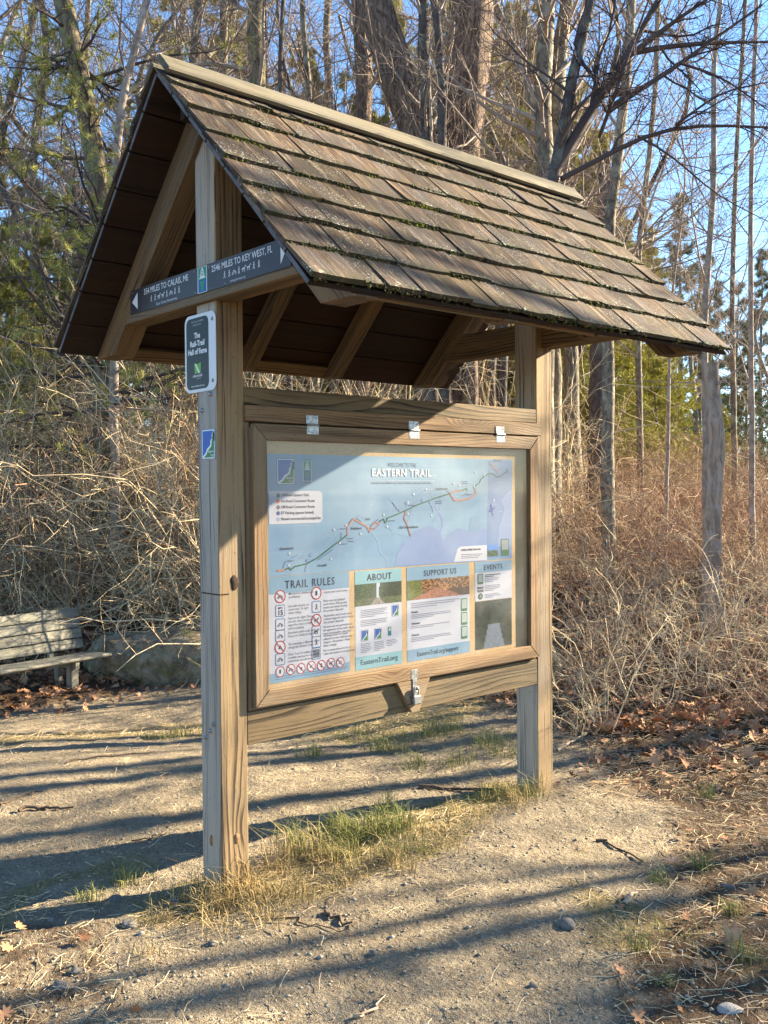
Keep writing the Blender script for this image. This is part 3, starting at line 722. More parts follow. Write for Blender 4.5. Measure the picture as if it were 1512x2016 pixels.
for a, b in (((105, 680), (120, 640)), ((155, 622), (188, 606)), ((228, 700), (238, 655)), ((300, 635), (385, 575)), ((720, 310), (755, 362)), ((432, 480), (432, 515)), ((790, 308), (800, 330)), ((938, 330), (950, 365)), ((520, 400), (545, 420)), ((600, 440), (640, 405)), ((475, 430), (495, 402)), ((1110, 275), (1140, 258))):
    c.line([m3(*a), m3(*b)], .0026, lin(60, 85, 140), .0014)
trail_logo(c, *m3(70, 212), *m3(172, 65))
(a, b), (d, e) = m3(218, 192), m3(265, 78); green_logo(c, a, b, d, e)
mt('East Coast', 242, 76, .011, INK, 'c', .01); mt('Greenway', 242, 203, .011, INK, 'c', .01)
# legend box (rounded on the right)
(a, b), (d, e) = m3(28, 440), m3(326, 246); c.rect(a, b+.004, d-.03, e, PAPER, .0008); c.rrect(d-.09, b+.004, d, e, .025, PAPER, .00085)
for i, (t, col) in enumerate((('Off-Road Eastern Trail', lin(50, 140, 80)), ('On-Road Connector Route', lin(235, 130, 85)), ('Off-Road Connector Route', lin(140, 110, 120)), ('ET Parking (spaces limited)', lin(60, 80, 160)), ('Shared commercial/municipal lot', lin(170, 185, 215)))):
    y = 272+33.5*i; u, v = m3(78, y); c.circ(u, v, .010, col, .0012)
    if i > 2: c.text('P', u, v-.005, .013, WHITE if i == 3 else INK, 'c', .02)
    mt(t, 94, y+5, .0175, INK, 'l', .02, 1)
# compass star
u, v = m3(1278, 352)
for k in range(4):
    a = k*PI/2+.35; c.poly([(u+.034*math.cos(a), v+.042*math.sin(a)), (u+.010*math.cos(a+PI/4), v+.010*math.sin(a+PI/4)), (u, v), (u+.010*math.cos(a-PI/4), v+.010*math.sin(a-PI/4))][::-1], lin(40, 75, 170), .0012)
c.poly([m3(*p) for p in ((1065, 645), (1085, 575), (1100, 560), (1252, 550), (1252, 636))], PAPER, .0008)
mt('Additional Map Resources', 1106, 584, .0165, INK, 'l', .02, 1, .155)
for k in range(3): c.line([m3(1107, 604+10*k), m3(1225-12*k, 600+10*k)], .0028, TEXTG, .0012)
(a, b), (d, e) = m3(1254, 615), m3(1312, 546)
c.grid(a, b, d, e, 8, 8, lambda p, q: lin(90, 150, 220) if q > .55 else tuple(np.array(lin(60, 95, 60))*(1+.4*math.sin(p*9+q*13))), .0009)
(a, b), (d, e) = m3(1330, 612), m3(1374, 515); c.rrect(a, b, d, e, .005, lin(30, 105, 60), .0009); c.rect(a+.005, b+.034, d-.005, e-.005, lin(150, 165, 160), .0012)
mo_ = c.build('poster', M['ink']); tag(mo_, 'wide blue trail map poster headed EASTERN TRAIL behind the glazing', 'poster')

# --- trail rules poster
LB = .908
def xz(f, *p): return [f(*q) for q in p]
def body(c, x0, y0, lines, sz=.0135, dy=17, f=m4, col=TEXTG, slope=0):
    for i, t in enumerate(lines):
        u, v = f(x0, y0+dy*i); c.text(t, u, v, sz, col, 'l', .008, 1, .0016)
c = cv(); x0 = .268; x1 = m4(479, 300)[0]; zt = 1.400; zb = LB+.0
c.rect(x0, zb, x1, zt, PAPER, 0); c.rect(x0, zt-.080, x1, zt, BLUEH, .0004); c.rect(x0, zb, x1, zb+.045, BLUEH, .0004)
u, v = m4(258, 130); c.text('TRAIL RULES', (x0+x1)/2, zt-.058, .052, INK, 'c', .01, 1.2, .0012, .295)
rows = [(90, 212, 'ban', ('Motorized vehicles are', 'prohibited.')), (90, 292, 'sq15', ('Use safe speeds, no', 'more than 15 mph', 'when riding.')), (90, 370, 'sq', ('Stay to the right. Pass on', 'the left. Slow down and', 'signal by voice or bell', 'before passing.')), (90, 433, 'sq', ('Bicyclists yield to all users.', 'Everyone yields to horses.')), (90, 497, 'ban', ('No camping is allowed on or', 'along the Eastern Trail.')), (90, 565, 'sq', ('Class 1 and 2 e-bikes and', 'mobility devices for disabled', 'individuals are allowed.'))]
rows2 = [(293, 193, 'ban', ('Carry your trash home.',)), (293, 270, 'sq', ('Pets must be leashed', 'at all times. Pick up pet', 'waste and carry it away', 'for proper disposal.')), (293, 345, 'ban', ('Equestrian users must use a', 'manure bag and carry it away', 'for proper disposal.')), (293, 408, 'sq', ('Horses are not permitted on', 'all segments of the trail; check', 'local municipality rules first.')), (293, 467, 'sq', ('Hunting occurs on lands', 'adjacent to the trail between', 'August - December. Wear', 'blaze orange.')), (293, 532, 'qr', ('For a comprehensive list of', 'rules visit easterntrail.org/rules.'))]
def blob(c, u, v, s, kind, col=INK, h=.0012):
    """little pictograms"""
    if kind == 0:   # two-wheeler with rider
        c.ring(u-.5*s, v-.25*s, .3*s, .09*s, col, h, 12); c.ring(u+.5*s, v-.25*s, .3*s, .09*s, col, h, 12)
        c.line([(u-.5*s, v-.25*s), (u-.1*s, v+.1*s), (u+.35*s, v+.15*s), (u+.5*s, v-.25*s)], .14*s, col, h); c.line([(u-.3*s, v+.3*s), (u+.1*s, v+.25*s)], .14*s, col, h)
    elif kind == 1:  # walker
        c.circ(u, v+.55*s, .16*s, col, h, 10); c.line([(u, v+.4*s), (u, v-.05*s), (u-.28*s, v-.6*s)], .17*s, col, h); c.line([(u, v-.05*s), (u+.28*s, v-.6*s)], .15*s, col, h); c.line([(u-.3*s, v+.1*s), (u, v+.32*s), (u+.3*s, v+.08*s)], .1*s, col, h)
    elif kind == 2:  # four-legged animal
        c.poly([(u-.55*s, v+.2*s), (u-.5*s, v-.1*s), (u+.35*s, v-.1*s), (u+.4*s, v+.3*s), (u+.1*s, v+.22*s)], col, h)
        c.line([(u+.3*s, v+.2*s), (u+.5*s, v+.5*s), (u+.72*s, v+.38*s)], .17*s, col, h)
        for q in (-.48, -.3, .15, .32): c.line([(u+q*s, v-.05*s), (u+(q+.03)*s, v-.55*s)], .09*s, col, h)
        c.line([(u-.52*s, v+.15*s), (u-.72*s, v-.15*s)], .07*s, col, h)
    elif kind == 3:  # bin / bottle
        c.rect(u-.26*s, v-.5*s, u+.26*s, v+.3*s, col, h); c.rect(u-.34*s, v+.36*s, u+.34*s, v+.48*s, col, h); c.rect(u-.1*s, v+.48*s, u+.1*s, v+.6*s, col, h)
    elif kind == 4:  # tent
        c.poly([(u-.55*s, v-.4*s), (u-.16*s, v-.4*s), (u, v), (u+.16*s, v-.4*s), (u+.55*s, v-.4*s), (u, v+.5*s)], col, h)
    elif kind == 5: c.line([(u-.5*s, v-.3*s), (u+.5*s, v+.35*s)], .16*s, col, h); c.line([(u-.2*s, v-.4*s), (u+.1*s, v)], .16*s, col, h)
    elif kind == 6: c.circ(u, v+.1*s, .42*s, col, h, 12, .28*s); c.rect(u-.08*s, v-.5*s, u+.08*s, v+.1*s, col, h)
kinds = {212: 0, 370: 0, 433: 0, 497: 4, 565: 0, 193: 3, 270: 1, 345: 2, 408: 2, 467: 1}
for (zx, zy, kd, ls) in rows+rows2:
    u, v = m4(zx, zy); r = .031 if kd == 'ban' else .028
    if kd == 'ban': c.circ(u, v, r, WHITE, .0006); c.ring(u, v, r, .0055, RED, .0010)
    else:
        c.rrect(u-r*.98, v-r, u+r*.98, v+r, .008, lin(100, 135, 170), .0006); c.rrect(u-r*.98+.004, v-r+.004, u+r*.98-.004, v+r-.004, .006, PAPER, .0009)
    if kd == 'sq15': c.text('MPH', u, v+.008, .013, INK, 'c', .02, 1, .0014); c.text('15', u, v-.020, .032, INK, 'c', .03, 1, .0014)
    elif kd == 'qr': c.rect(u-.020, v-.020, u+.020, v+.020, lin(110, 120, 130), .0012)
    else: blob(c, u, v, r*.72 if kd == 'sq' else r*.66, kinds[zy], INK, .0014)
    if kd == 'ban' and zy != 193: c.line([(u-r*.6, v+r*.6), (u+r*.6, v-r*.6)], .004, RED, .0018)
    n = len(ls); 
    for i, t in enumerate(ls): c.text(t, u+r+.018 if zx < 200 else u+r+.016, v+(n/2-i-.75)*.0160, .0155, TEXTG, 'l', .004, 1, .0012)
xs = [90, 150, 207, 265, 321, 375, 428]; ys = [628, 619, 610, 602, 593, 585, 576]
for i in range(7):
    u, v = m4(xs[i], ys[i]); v = zb+.050+.003*(i%2); r = .026
    c.circ(u, v, r, WHITE, .0008); c.ring(u, v, r, .0045, RED, .0011); blob(c, u, v, r*.66, (3, 0, 6, 5, 3, 2, 5)[i], INK, .0014)
    if i: c.line([(u-r*.62, v+r*.62), (u+r*.62, v-r*.62)], .0035, RED, .0017)
for k in range(2): c.line([(x0+.03, zb+.026-.009*k), (x1-.02, zb+.026-.009*k)], .0028, lin(90, 125, 165), .0010)
tag(c.build('poster', M['ink']), 'white TRAIL RULES poster with round red symbols, under the map', 'poster')

# --- about poster
rs = np.random.default_rng(3)
c = cv(); x0 = m4(511, 300)[0]; x1 = m4(773, 300)[0]; zt = 1.396; zb = LB-.004
c.rect(x0, zb, x1, zt, PAPER, 0); c.rect(x0, zt-.066, x1, zt, TEAL, .0004); c.rect(x0, zb, x1, zb+.066, TEAL, .0004)
c.text('ABOUT', (x0+x1)/2+.005, zt-.050, .046, INK, 'c', .01, 1.15, .0012, .165)
c.text('EasternTrail.org', (x0+x1)/2, zb+.024, .036, lin(25, 70, 80), 'c', .006, 1, .0012, .25)
def woods(a, b):
    n = rs.uniform(.5, 1.4); d = abs(a-.48)
    if b > .3 and d < .02+.015*b: return lin(215, 225, 230)
    if d < .03+(.35-b)*.35 and b < .35: return tuple(np.array(lin(165, 155, 140))*n)
    return tuple(np.array(lin(70, 95, 50) if b > .3 else lin(105, 115, 75))*n*(.45 if a > .6 and b > .3 else .9))
ph_t = zt-.066; ph_b = ph_t-.108; c.grid(x0, ph_b, x1, ph_t, 40, 22, woods, .0006)
def para(c, u, v, w, n, dy=.0105, th=.0038, col=lin(150, 152, 168)):
    for i in range(n): c.line([(u, v-dy*i), (u+w*(rs.uniform(.82, 1) if i < n-1 else .5), v-dy*i)], th, col, .0010)
w_ = x1-x0; z0_ = ph_b-.022
para(c, x0+w_*.12, z0_, w_*.58, 5, .0085, .003); para(c, x0+w_*.12, z0_-.052, w_*.62, 4, .0085, .003)
trail_logo(c, x0+w_*.78, z0_-.048, x0+w_*.93, z0_+.010, .0006, False)
for k, px_ in enumerate((.12, .40, .67)):
    if k < 2: trail_logo(c, x0+w_*px_, z0_-.155, x0+w_*(px_+.15), z0_-.098, .0006, False)
    else: green_logo(c, x0+w_*(px_+.02), z0_-.145, x0+w_*(px_+.10), z0_-.098)
    para(c, x0+w_*px_, z0_-.168, w_*.22, 6 if k < 2 else 4, .0085, .003)
tag(c.build('poster', M['ink']), 'narrow ABOUT poster with a photo of a green wooded path', 'poster')

# --- support poster
c = cv(); x0 = m4(802, 300)[0]; x1 = m4(1153, 250)[0]; zt = 1.396; zb = LB-.004
c.rect(x0, zb, x1, zt, PAPER, 0); c.rect(x0, zt-.070, x1, zt, BLUEH, .0004); c.rect(x0, zb, x1, zb+.062, BLUEH, .0004)
c.text('SUPPORT US', (x0+x1)/2+.01, zt-.052, .044, INK, 'c', .01, 1.2, .0012, .245)
c.text('EasternTrail.org/support', (x0+x1)/2-.01, zb+.022, .034, lin(25, 70, 80), 'c', .006, 1, .0012, .31)
def autumn(a, b):
    n = rs.uniform(.6, 1.4); d = abs(a-.47)
    if b < .5 and d < .06+(.5-b)*.7: return tuple(np.array(lin(176, 110, 78))*n)
    if a < .22: return tuple(np.array(lin(112, 120, 35))*n)
    return tuple(np.array(lin(190, 125, 45) if rs.uniform() < .45 and b > .35 else lin(85, 55, 30))*n)
c.grid(x0, zt-.172, x1, zt-.070, 48, 16, autumn, .0006)
w_ = x1-x0; q = zt-.190
para(c, x0+w_*.07, q, w_*.78, 3)
for k, (hd, n) in enumerate((('Donate', 3), ('Volunteer', 2), ('Connect', 3))):
    qq = q-.040-.060*k
    c.text(hd, x0+w_*.07, qq-.010, .015, INK, 'l', .03, 1, .0012); para(c, x0+w_*.07, qq-.020, w_*.68, n, .0085, .003)
    uu = x1-.066; vv = q-.002-.076*k
    c.rrect(uu, vv-.070, uu+.048, vv, .005, lin(60, 130, 70), .0008); c.rrect(uu+.004, vv-.056, uu+.044, vv-.005, .003, lin(190, 205, 195), .0012)
tag(c.build('poster', M['ink']), 'SUPPORT US poster with an orange autumn path photo', 'poster')

# --- events poster
c = cv(); x0 = m4(1186, 300)[0]; x1 = 1.950; zt = 1.396; zb = 1.178
c.rect(x0, zb, x1, zt, PAPER, 0); c.rect(x0, zt-.060, x1, zt, BLUEH, .0004)
c.text('EVENTS', (x0+x1)/2-.005, zt-.046, .040, INK, 'c', .008, 1.15, .0012, .155)
w_ = x1-x0
c.rrect(x0+.020, zt-.125, x0+.065, zt-.066, .004, lin(70, 120, 80), .0008); c.rect(x0+.025, zt-.112, x0+.060, zt-.071, lin(160, 172, 168), .0012)
c.text('MAINE', x0+.043, zt-.150, .017, INK, 'c', .03, 1, .0012, .05); c.text('RIDE', x0+.043, zt-.168, .019, INK, 'c', .03, 1, .0012, .05)
c.circ(x0+.043, zt-.192, .018, lin(40, 70, 60), .0010); c.circ(x0+.043, zt-.192, .011, lin(120, 150, 130), .0013)
para(c, x0+.08, zt-.076, .145, 2, .009, .004, INK); para(c, x0+.08, zt-.096, .135, 3, .009); para(c, x0+.08, zt-.136, .14, 4, .009); para(c, x0+.08, zt-.184, .13, 3, .009)
tag(c.build('poster', M['ink']), 'small EVENTS poster at the right, above the dark photo print', 'poster')
c = cv()
def pond(a, b):
    n = rs.uniform(.5, 1.5); d = abs(a-.5)
    if b < .5 and d < .30-.3*b: return tuple(np.array(lin(130, 140, 150))*rs.uniform(.8, 1.1))
    return tuple(np.array(lin(45, 58, 42))*n)
c.rect(x0, .908, x1-.002, 1.176, lin(40, 50, 40), 0); c.grid(x0, .908, x1-.002, 1.176, 30, 26, pond, .0006)
tag(c.build('photo_print', M['ink']), 'dark photo print of a pond between trees, below the EVENTS poster', 'photo')

# --- direction sign on the collar beam
sx = -.0345
def m5(zx, zy):
    p = on(240+zx/4.2, 440+zy/4.2, 0, sx); return (-p[1], p[2])
c = Canvas((sx, 0, 0), -Y, Z, -X)
u0, u1 = m5(70, 600)[0], m5(1395, 200)[0]; v0, v1 = 2.668, 2.785
DK = lin(62, 58, 62)
c.slab(u0, v0, u1, v1, .002, .003, DK, lin(50, 46, 48))
hm = v1-v0
a1, a2 = m5(180, 500)[0], m5(548, 400)[0]; b1, b2 = m5(740, 300)[0], m5(1243, 150)[0]
c.text('354 MILES TO CALAIS, ME', a1, v0+hm*.66, .040, (.8, .8, .82), 'l', .008, 1, .0006, a2-a1)
c.text('2546 MILES TO KEY WEST, FL', b1, v0+hm*.66, .040, (.8, .8, .82), 'l', .008, 1, .0006, b2-b1)
p1, p2 = m5(228, 600)[0], m5(490, 500)[0]; q1, q2 = m5(830, 380)[0], m5(1155, 270)[0]
order = [1, 6, 2, 2, 1, 0, 1, 1]
for i in range(8):
    uu = p1+(p2-p1)*(i+.5)/8; blob(c, uu, v0+hm*.41, .022, (1, 1, 2, 2, 1, 0, 1, 1)[i], (.8, .8, .82), .0006)
    uu = q1+(q2-q1)*(i+.5)/8; blob(c, uu, v0+hm*.41, .022, (1, 1, 0, 1, 2, 2, 1, 1)[i], (.8, .8, .82), .0006)
c.text('East Coast Greenway', m5(285, 600)[0], v0+hm*.08, .017, (.7, .7, .72), 'l', .004, 1, .0006, m5(440, 600)[0]-m5(285, 600)[0]+.02)
c.text('www.greenway.org', m5(895, 400)[0], v0+hm*.08, .017, (.7, .7, .72), 'l', .004, 1, .0006, .115)
t0, t1 = m5(85, 600)[0], m5(130, 600)[0]; c.poly([(t0, v0+hm*.5), (t1, v0+hm*.16), (t1, v0+hm*.84)], (.8, .8, .82), .0006)
t0, t1 = m5(1312, 200)[0], m5(1343, 200)[0]; c.poly([(t1+.004, v0+hm*.5), (t0, v0+hm*.84), (t0, v0+hm*.16)], (.8, .8, .82), .0006)
g0, g1 = m5(626, 400)[0], m5(704, 400)[0]; green_logo(c, g0, v0+.002, g1, v1-.002, .0006)
ds = c.build('direction_sign', M['sign']); tag(ds, 'long dark brown mileage sign with white arrows nailed across the gable beam', 'sign')
for zx, top in ((82, 1), (598, 1), (606, 0), (718, 1), (727, 0), (852, 0), (1172, 1)):
    uu = m5(zx, 400)[0]; lathe_cap('nail', (sx-.0002, -uu, v1-.012 if top else v0+.012), (-1, 0, 0), .0026, .002, M['galv'], ds, 8)

# --- hall of fame sign
hx = -.0045; c = Canvas((hx, 0, 0), -Y, Z, -X); U0, U1, V0, V1 = -.262, .004, 2.243, 2.592
c.slab(U0, V0, U1, V1, .038, .0025, (.76, .78, .82), (.6, .6, .62))
c.rrect(U0+.014, V0+.014, U1-.060, V1-.014, .030, lin(22, 30, 32), .0006)
cu_ = (U0+.014+U1-.060)/2
for i, t in enumerate(('The', 'Rail-Trail', 'Hall of Fame')): c.text(t, cu_, 2.487-.036*i, .034, (.82, .82, .84), 'c', .035, 1, .0012, (.052, .125, .165)[i])
c.text('THIS TRAIL HAS BEEN', cu_, 2.557, .012, (.5, .5, .5), 'c', 0, 1, .0012, .105); c.text('INDUCTED INTO', cu_, 2.542, .012, (.5, .5, .5), 'c', 0, 1, .0012, .075)
c.poly([(cu_-.028, 2.376), (cu_, 2.368), (cu_+.030, 2.376), (cu_+.027, 2.328), (cu_-.024, 2.328)], lin(110, 175, 50), .0010)
c.line([(cu_-.014, 2.368), (cu_-.006, 2.358), (cu_+.002, 2.345), (cu_+.014, 2.332)], .011, (.8, .85, .75), .0014)
c.text('rails-to-trails', cu_, 2.312, .019, (.8, .8, .8), 'c', .02, 1, .0012, .082); c.text('conservancy', cu_+.01, 2.302, .010, (.6, .6, .6), 'c', 0, 1, .0012, .04)
c.text('www.railstotrails.org', cu_, 2.268, .013, (.8, .8, .8), 'c', .01, 1, .0012, .115)
hs_ = c.build('trail_sign', M['sign']); tag(hs_, 'black and white rounded metal sign reading The Rail-Trail Hall of Fame on the near post', 'sign')
for vv in (2.556, 2.285): lathe_cap('screw', (hx-.0005, .024, vv), (-1, 0, 0), .006, .005, M['bolt'], hs_, 10)
# --- small trail marker
ex_ = -.003; c = Canvas((ex_, 0, 0), -Y, Z, -X)
c.slab(-.128, 1.938, -.012, 2.074, .01, .002, (.8, .8, .82), (.6, .6, .6)); trail_logo(c, -.127, 1.939, -.013, 2.073, .0004)
tag(c.build('trail_marker', M['sign']), 'small blue and green trail marker plate on the near post, below the black sign', 'sign')

# ================================================================== ground
PXV = np.array([.9755, -.22])  # unused direction note
def smooth(a, b, x): t = np.clip((x-a)/(b-a), 0, 1); return t*t*(3-2*t)
def vnoise(x, y, s, seed=0):
    r = np.random.default_rng(seed); g = r.uniform(-1, 1, (64, 64))
    X_, Y_ = x/s, y/s; i = np.floor(X_).astype(int); j = np.floor(Y_).astype(int); fx = X_-i; fy = Y_-j; fx = fx*fx*(3-2*fx); fy = fy*fy*(3-2*fy)
    G = lambda a, b: g[a % 64, b % 64]
    return (G(i, j)*(1-fx)+G(i+1, j)*fx)*(1-fy)+(G(i, j+1)*(1-fx)+G(i+1, j+1)*fx)*fy
def height(x, y):
    h = .02*vnoise(x, y, 1.7, 1)+.012*vnoise(x, y, .6, 2)+.007*vnoise(x, y, .22, 3)
    h = h+.004*vnoise(x, y, .09, 4)+.006*vnoise(x+3, y, .14, 14)+.010*vnoise(x, y+5, .38, 15)
    k = np.exp(-((x-1.2)**2/4+(y+.0)**2/.25)); h = h+.015*k
    d = np.hypot(x+2.27, y+3.68); h = h-.02*smooth(1.2, 2.4, x)*smooth(2, 1, np.abs(y))
    lm = litter_mask(x, y); h = h+.10*smooth(.4, 1, lm)*(1+.6*vnoise(x, y, 1.1, 6))*smooth(6, 9, d)
    h = h+.25*smooth(14, 30, d)*vnoise(x, y, 6, 7)
    Dp = (x-CAM[0])*FW[0]+(y-CAM[1])*FW[1]; lat = (x-CAM[0])*RT[0]+(y-CAM[1])*RT[1]
    h = h+.55*smooth(7.6, 12, Dp)*smooth(.9, 2.4, lat)
    h = h+smooth(.6, -.9, lat)*(-.30*smooth(6.2, 9.0, Dp)+.42*smooth(11.2, 13.4, Dp))
    return h
def litter_mask(x, y):
    # forest floor: right of the kiosk and beyond the path
    a = smooth(2.3, 3.4, x-.55*y-.35*vnoise(x, y, 1.2, 9)) * smooth(-3.4, -2.2, y+.25*x-.9)
    q_ = (x-CAM[0])*RT[0]+(y-CAM[1])*RT[1]; dq = (x-CAM[0])*FW[0]+(y-CAM[1])*FW[1]
    a2 = np.maximum(smooth(.16, .27, q_/np.maximum(dq, .5)+.05*vnoise(x, y, .5, 10)-.055*smooth(3.4, 5.2, dq))*smooth(6.6, 5.2, dq), smooth(.45, -.2, q_+1.2+.4*vnoise(x, y, .5, 18))*smooth(4.35, 3.9, dq)*.8)*.62
    back = .8*smooth(5.3, 6.4, y+.12*x+.25*vnoise(x, y, 1.5, 11))
    return np.clip(np.maximum(np.maximum(a, a2), back), 0, 1)
def turf_mask(x, y):
    k = np.exp(-((y-.02+.12*np.sin(x*2.1))/.26)**2)*smooth(-.7, -.1, x)*smooth(2.6, 2.1, x)
    k = np.maximum(k, .9*np.exp(-((y-3.95-.1*np.sin(x*2))/.35)**2)*smooth(-3, 1, x))
    k = np.maximum(k, smooth(.8, 1.5, y-.55)*smooth(.9, 2.0, x-.35*y)*.95*smooth(4.2, 3.2, x-.3*y))
    k = np.maximum(k, .75*np.exp(-((y-.55-.3*vnoise(x, y, .5, 21))/.18)**2)*smooth(.3, -.2, x)*smooth(-1.3, -.7, x))
    q_ = (x-CAM[0])*RT[0]+(y-CAM[1])*RT[1]; dq = (x-CAM[0])*FW[0]+(y-CAM[1])*FW[1]
    k = np.maximum(k, .85*smooth(.0, .5, vnoise(x, y, .55, 13))*smooth(.15, .24, q_/np.maximum(dq, .5))*smooth(5.2, 4.6, dq))
    return np.clip(k+.15*vnoise(x, y, .3, 12), 0, 1)
def ground_grid(x0, x1, y0, y1, step, name, inner=None, zoff=0):
    xs = np.arange(x0, x1+step/2, step); ys = np.arange(y0, y1+step/2, step); Xg, Yg = np.meshgrid(xs, ys)
    return xs, ys, Xg, Yg
# one sheet: graded spacing so that it is fine near the kiosk and reaches the horizon
def graded(c0, c1, fine, lo, hi, g=1.18):
    a = list(np.arange(c0, c1, fine)); s = fine
    while a[-1] < hi: s *= g; a.append(a[-1]+s)
    s = fine; b = []; q = c0
    while q > lo: s *= g; q -= s; b.append(q)
    return np.array(b[::-1]+a)
gx = graded(-2.4, 4.6, .022, -1500, 1500, 1.12); gy = graded(-2.6, 4.6, .022, -1500, 1500, 1.12)
Xg, Yg = np.meshgrid(gx, gy); Hg = height(Xg, Yg)
near = (Xg > -3) & (Xg < 5) & (Yg > -3) & (Yg < 5)
Hg = Hg+np.where(near, .0035*rng.uniform(-1, 1, Xg.shape), 0)
Vg = np.stack([Xg, Yg, Hg], -1).reshape(-1, 3); ny, nx_ = Xg.shape; I = np.arange(ny*nx_).reshape(ny, nx_)
Fg = np.stack([I[:-1, :-1], I[:-1, 1:], I[1:, 1:], I[1:, :-1]], -1).reshape(-1, 4)
gr = link('ground', mkmesh('ground', Vg, Fg, M['ground'], {'litter': ('FLOAT', litter_mask(Xg, Yg).ravel()), 'turf': ('FLOAT', turf_mask(Xg, Yg).ravel())}, smooth=True))
tag(gr, 'sandy path ground with patches of turf and forest floor', 'ground', kind='structure')
def hz(x, y): return float(height(np.array([float(x)]), np.array([float(y)]))[0])

# ------------------------------------------------------------------ grass blades
def blades(xy, h, w, lean, rg, vv, bend=.6):
    n = len(xy); z = height(xy[:, 0], xy[:, 1]); base = np.column_stack([xy, z-.005])
    az = rg.uniform(0, 2*PI, n); dirh = np.column_stack([np.cos(az), np.sin(az), np.zeros(n)])
    ln = rg.normal(0, lean, n); H = h*rg.uniform(.25, 1.25, n)*np.clip(.75+1.1*vnoise(xy[:, 0], xy[:, 1], .11, 55), .15, 1.7)
    mid = base+dirh*(H*np.abs(ln)*.35)[:, None]+np.array([0, 0, 1])*(H*.6)[:, None]
    tip = base+dirh*(H*(np.abs(ln)+bend*rg.uniform(.2, 1, n)))[:, None]+np.array([0, 0, 1])*(H*(1-.35*np.abs(ln)).clip(.15, 1))[:, None]
    side = np.column_stack([-np.sin(az+rg.normal(0, .8, n)), np.cos(az), np.zeros(n)])*w/2
    V = np.stack([base-side, base+side, mid+side*.8, mid-side*.8, tip], 1).reshape(-1, 3)
    b = np.arange(n)*5; Fq = np.stack([b, b+1, b+2, b+3], 1); Ft = np.stack([b+3, b+2, b+4, b+4], 1)
    Ft3 = np.stack([b+3, b+2, b+4], 1)
    F = [list(map(int, q)) for q in Fq]+[list(map(int, q)) for q in Ft3]
    return V, F, np.repeat(vv, 5)
def clumps(rg, centers, per, spread):
    pts = []
    for (x, y, r) in centers:
        n = int(per*r/.1); a = rg.normal(0, r*spread, (n, 2)); pts.append(a+np.array([x, y]))
    return np.concatenate(pts)
rg = np.random.default_rng(11)
def G0(px, py): p = on(px, py, 2, 0); return p[0], p[1]
dry_c = [(*G0(px, py), r) for px, py, r in ((350, 1800, .09), (400, 1790, .10), (455, 1775, .14), (455, 1768, .14), (425, 1785, .12), (480, 1790, .13), (500, 1780, .11), (545, 1740, .12), (560, 1700, .12), (520, 1770, .12), (590, 1720, .1), (350, 1820, .07), (620, 1760, .08), (700, 1735, .08), (640, 1700, .09), (760, 1700, .07), (960, 1585, .08), (1020, 1580, .08), (850, 1650, .08), (920, 1620, .09), (480, 1815, .1), (1000, 1600, .08), (300, 1880, .05), (800, 1710, .07), (540, 1810, .08), (880, 1680, .06), (430, 1800, .1))]
gre_c = [(*G0(px, py), r) for px, py, r in ((700, 1430, .12), (800, 1450, .14), (850, 1440, .12), (900, 1430, .14), (760, 1465, .12), (950, 1455, .13), (995, 1480, .10), (880, 1500, .12), (820, 1500, .10), (620, 1480, .08), (1140, 1420, .06), (1290, 1730, .05), (1380, 1700, .05), (1340, 1840, .06), (1440, 1790, .05), (1260, 1880, .04), (1470, 1890, .05), (1310, 1945, .04), (1390, 1560, .04), (640, 1655, .13), (660, 1650, .13), (700, 1642, .13), (680, 1645, .13), (720, 1640, .13), (760, 1650, .1), (800, 1640, .06), (870, 1600, .08), (910, 1590, .10), (960, 1585, .09), (1010, 1575, .08), (1040, 1570, .06), (760, 1600, .05), (220, 1755, .06), (280, 1715, .06), (170, 1770, .05), (600, 1680, .08), (690, 1690, .09), (840, 1690, .06), (780, 1690, .06), (240, 1740, .07), (300, 1405, .07), (340, 1400, .1), (380, 1395, .1))]
def mask_pts(n, x0, x1, y0, y1, fn):
    p = rg.uniform((x0, y0), (x1, y1), (n, 2)); return p[rg.uniform(0, 1, n) < fn(p[:, 0], p[:, 1])]
dp = clumps(rg, dry_c, 105, .85); dp2 = mask_pts(26000, -3, 5, -3, 5, lambda a, b: np.clip(turf_mask(a, b)-.25, 0, 1)*.7)
V1, F1, v1_ = blades(dp, .12, .0034, .6, rg, rg.uniform(0, 1, len(dp)), .55)
V2, F2, v2_ = blades(dp2, .03, .003, 1.0, rg, rg.uniform(0, 1, len(dp2)), 1.0)
V = np.concatenate([V1, V2]); F = F1+[[i+len(V1) for i in f] for f in F2]
tag(link('grass', mkmesh('grass', V, F, M['drygrass'], {'v': ('FLOAT', np.concatenate([v1_, v2_]))})), 'dry straw coloured grass round the kiosk posts', 'grass', kind='stuff')
gp_ = clumps(rg, gre_c, 170, .75)
def gmask(a, b): return np.clip(turf_mask(a, b)-.3, 0, 1)*smooth(-.15, .45, vnoise(a, b, .35, 31))*.9
gp2 = mask_pts(26000, -3, 5.5, -3, 6, gmask)
V1, F1, v1_ = blades(gp_, .10, .0032, .5, rg, rg.uniform(0, 1, len(gp_)), .6)
V2, F2, v2_ = blades(gp2, .035, .0035, .8, rg, rg.uniform(0, .8, len(gp2)), .7)
V = np.concatenate([V1, V2]); F = F1+[[i+len(V1) for i in f] for f in F2]
tag(link('grass', mkmesh('grass', V, F, M['greengrass'], {'v': ('FLOAT', np.concatenate([v1_, v2_]))})), 'short green grass tufts between the kiosk posts', 'grass', kind='stuff')

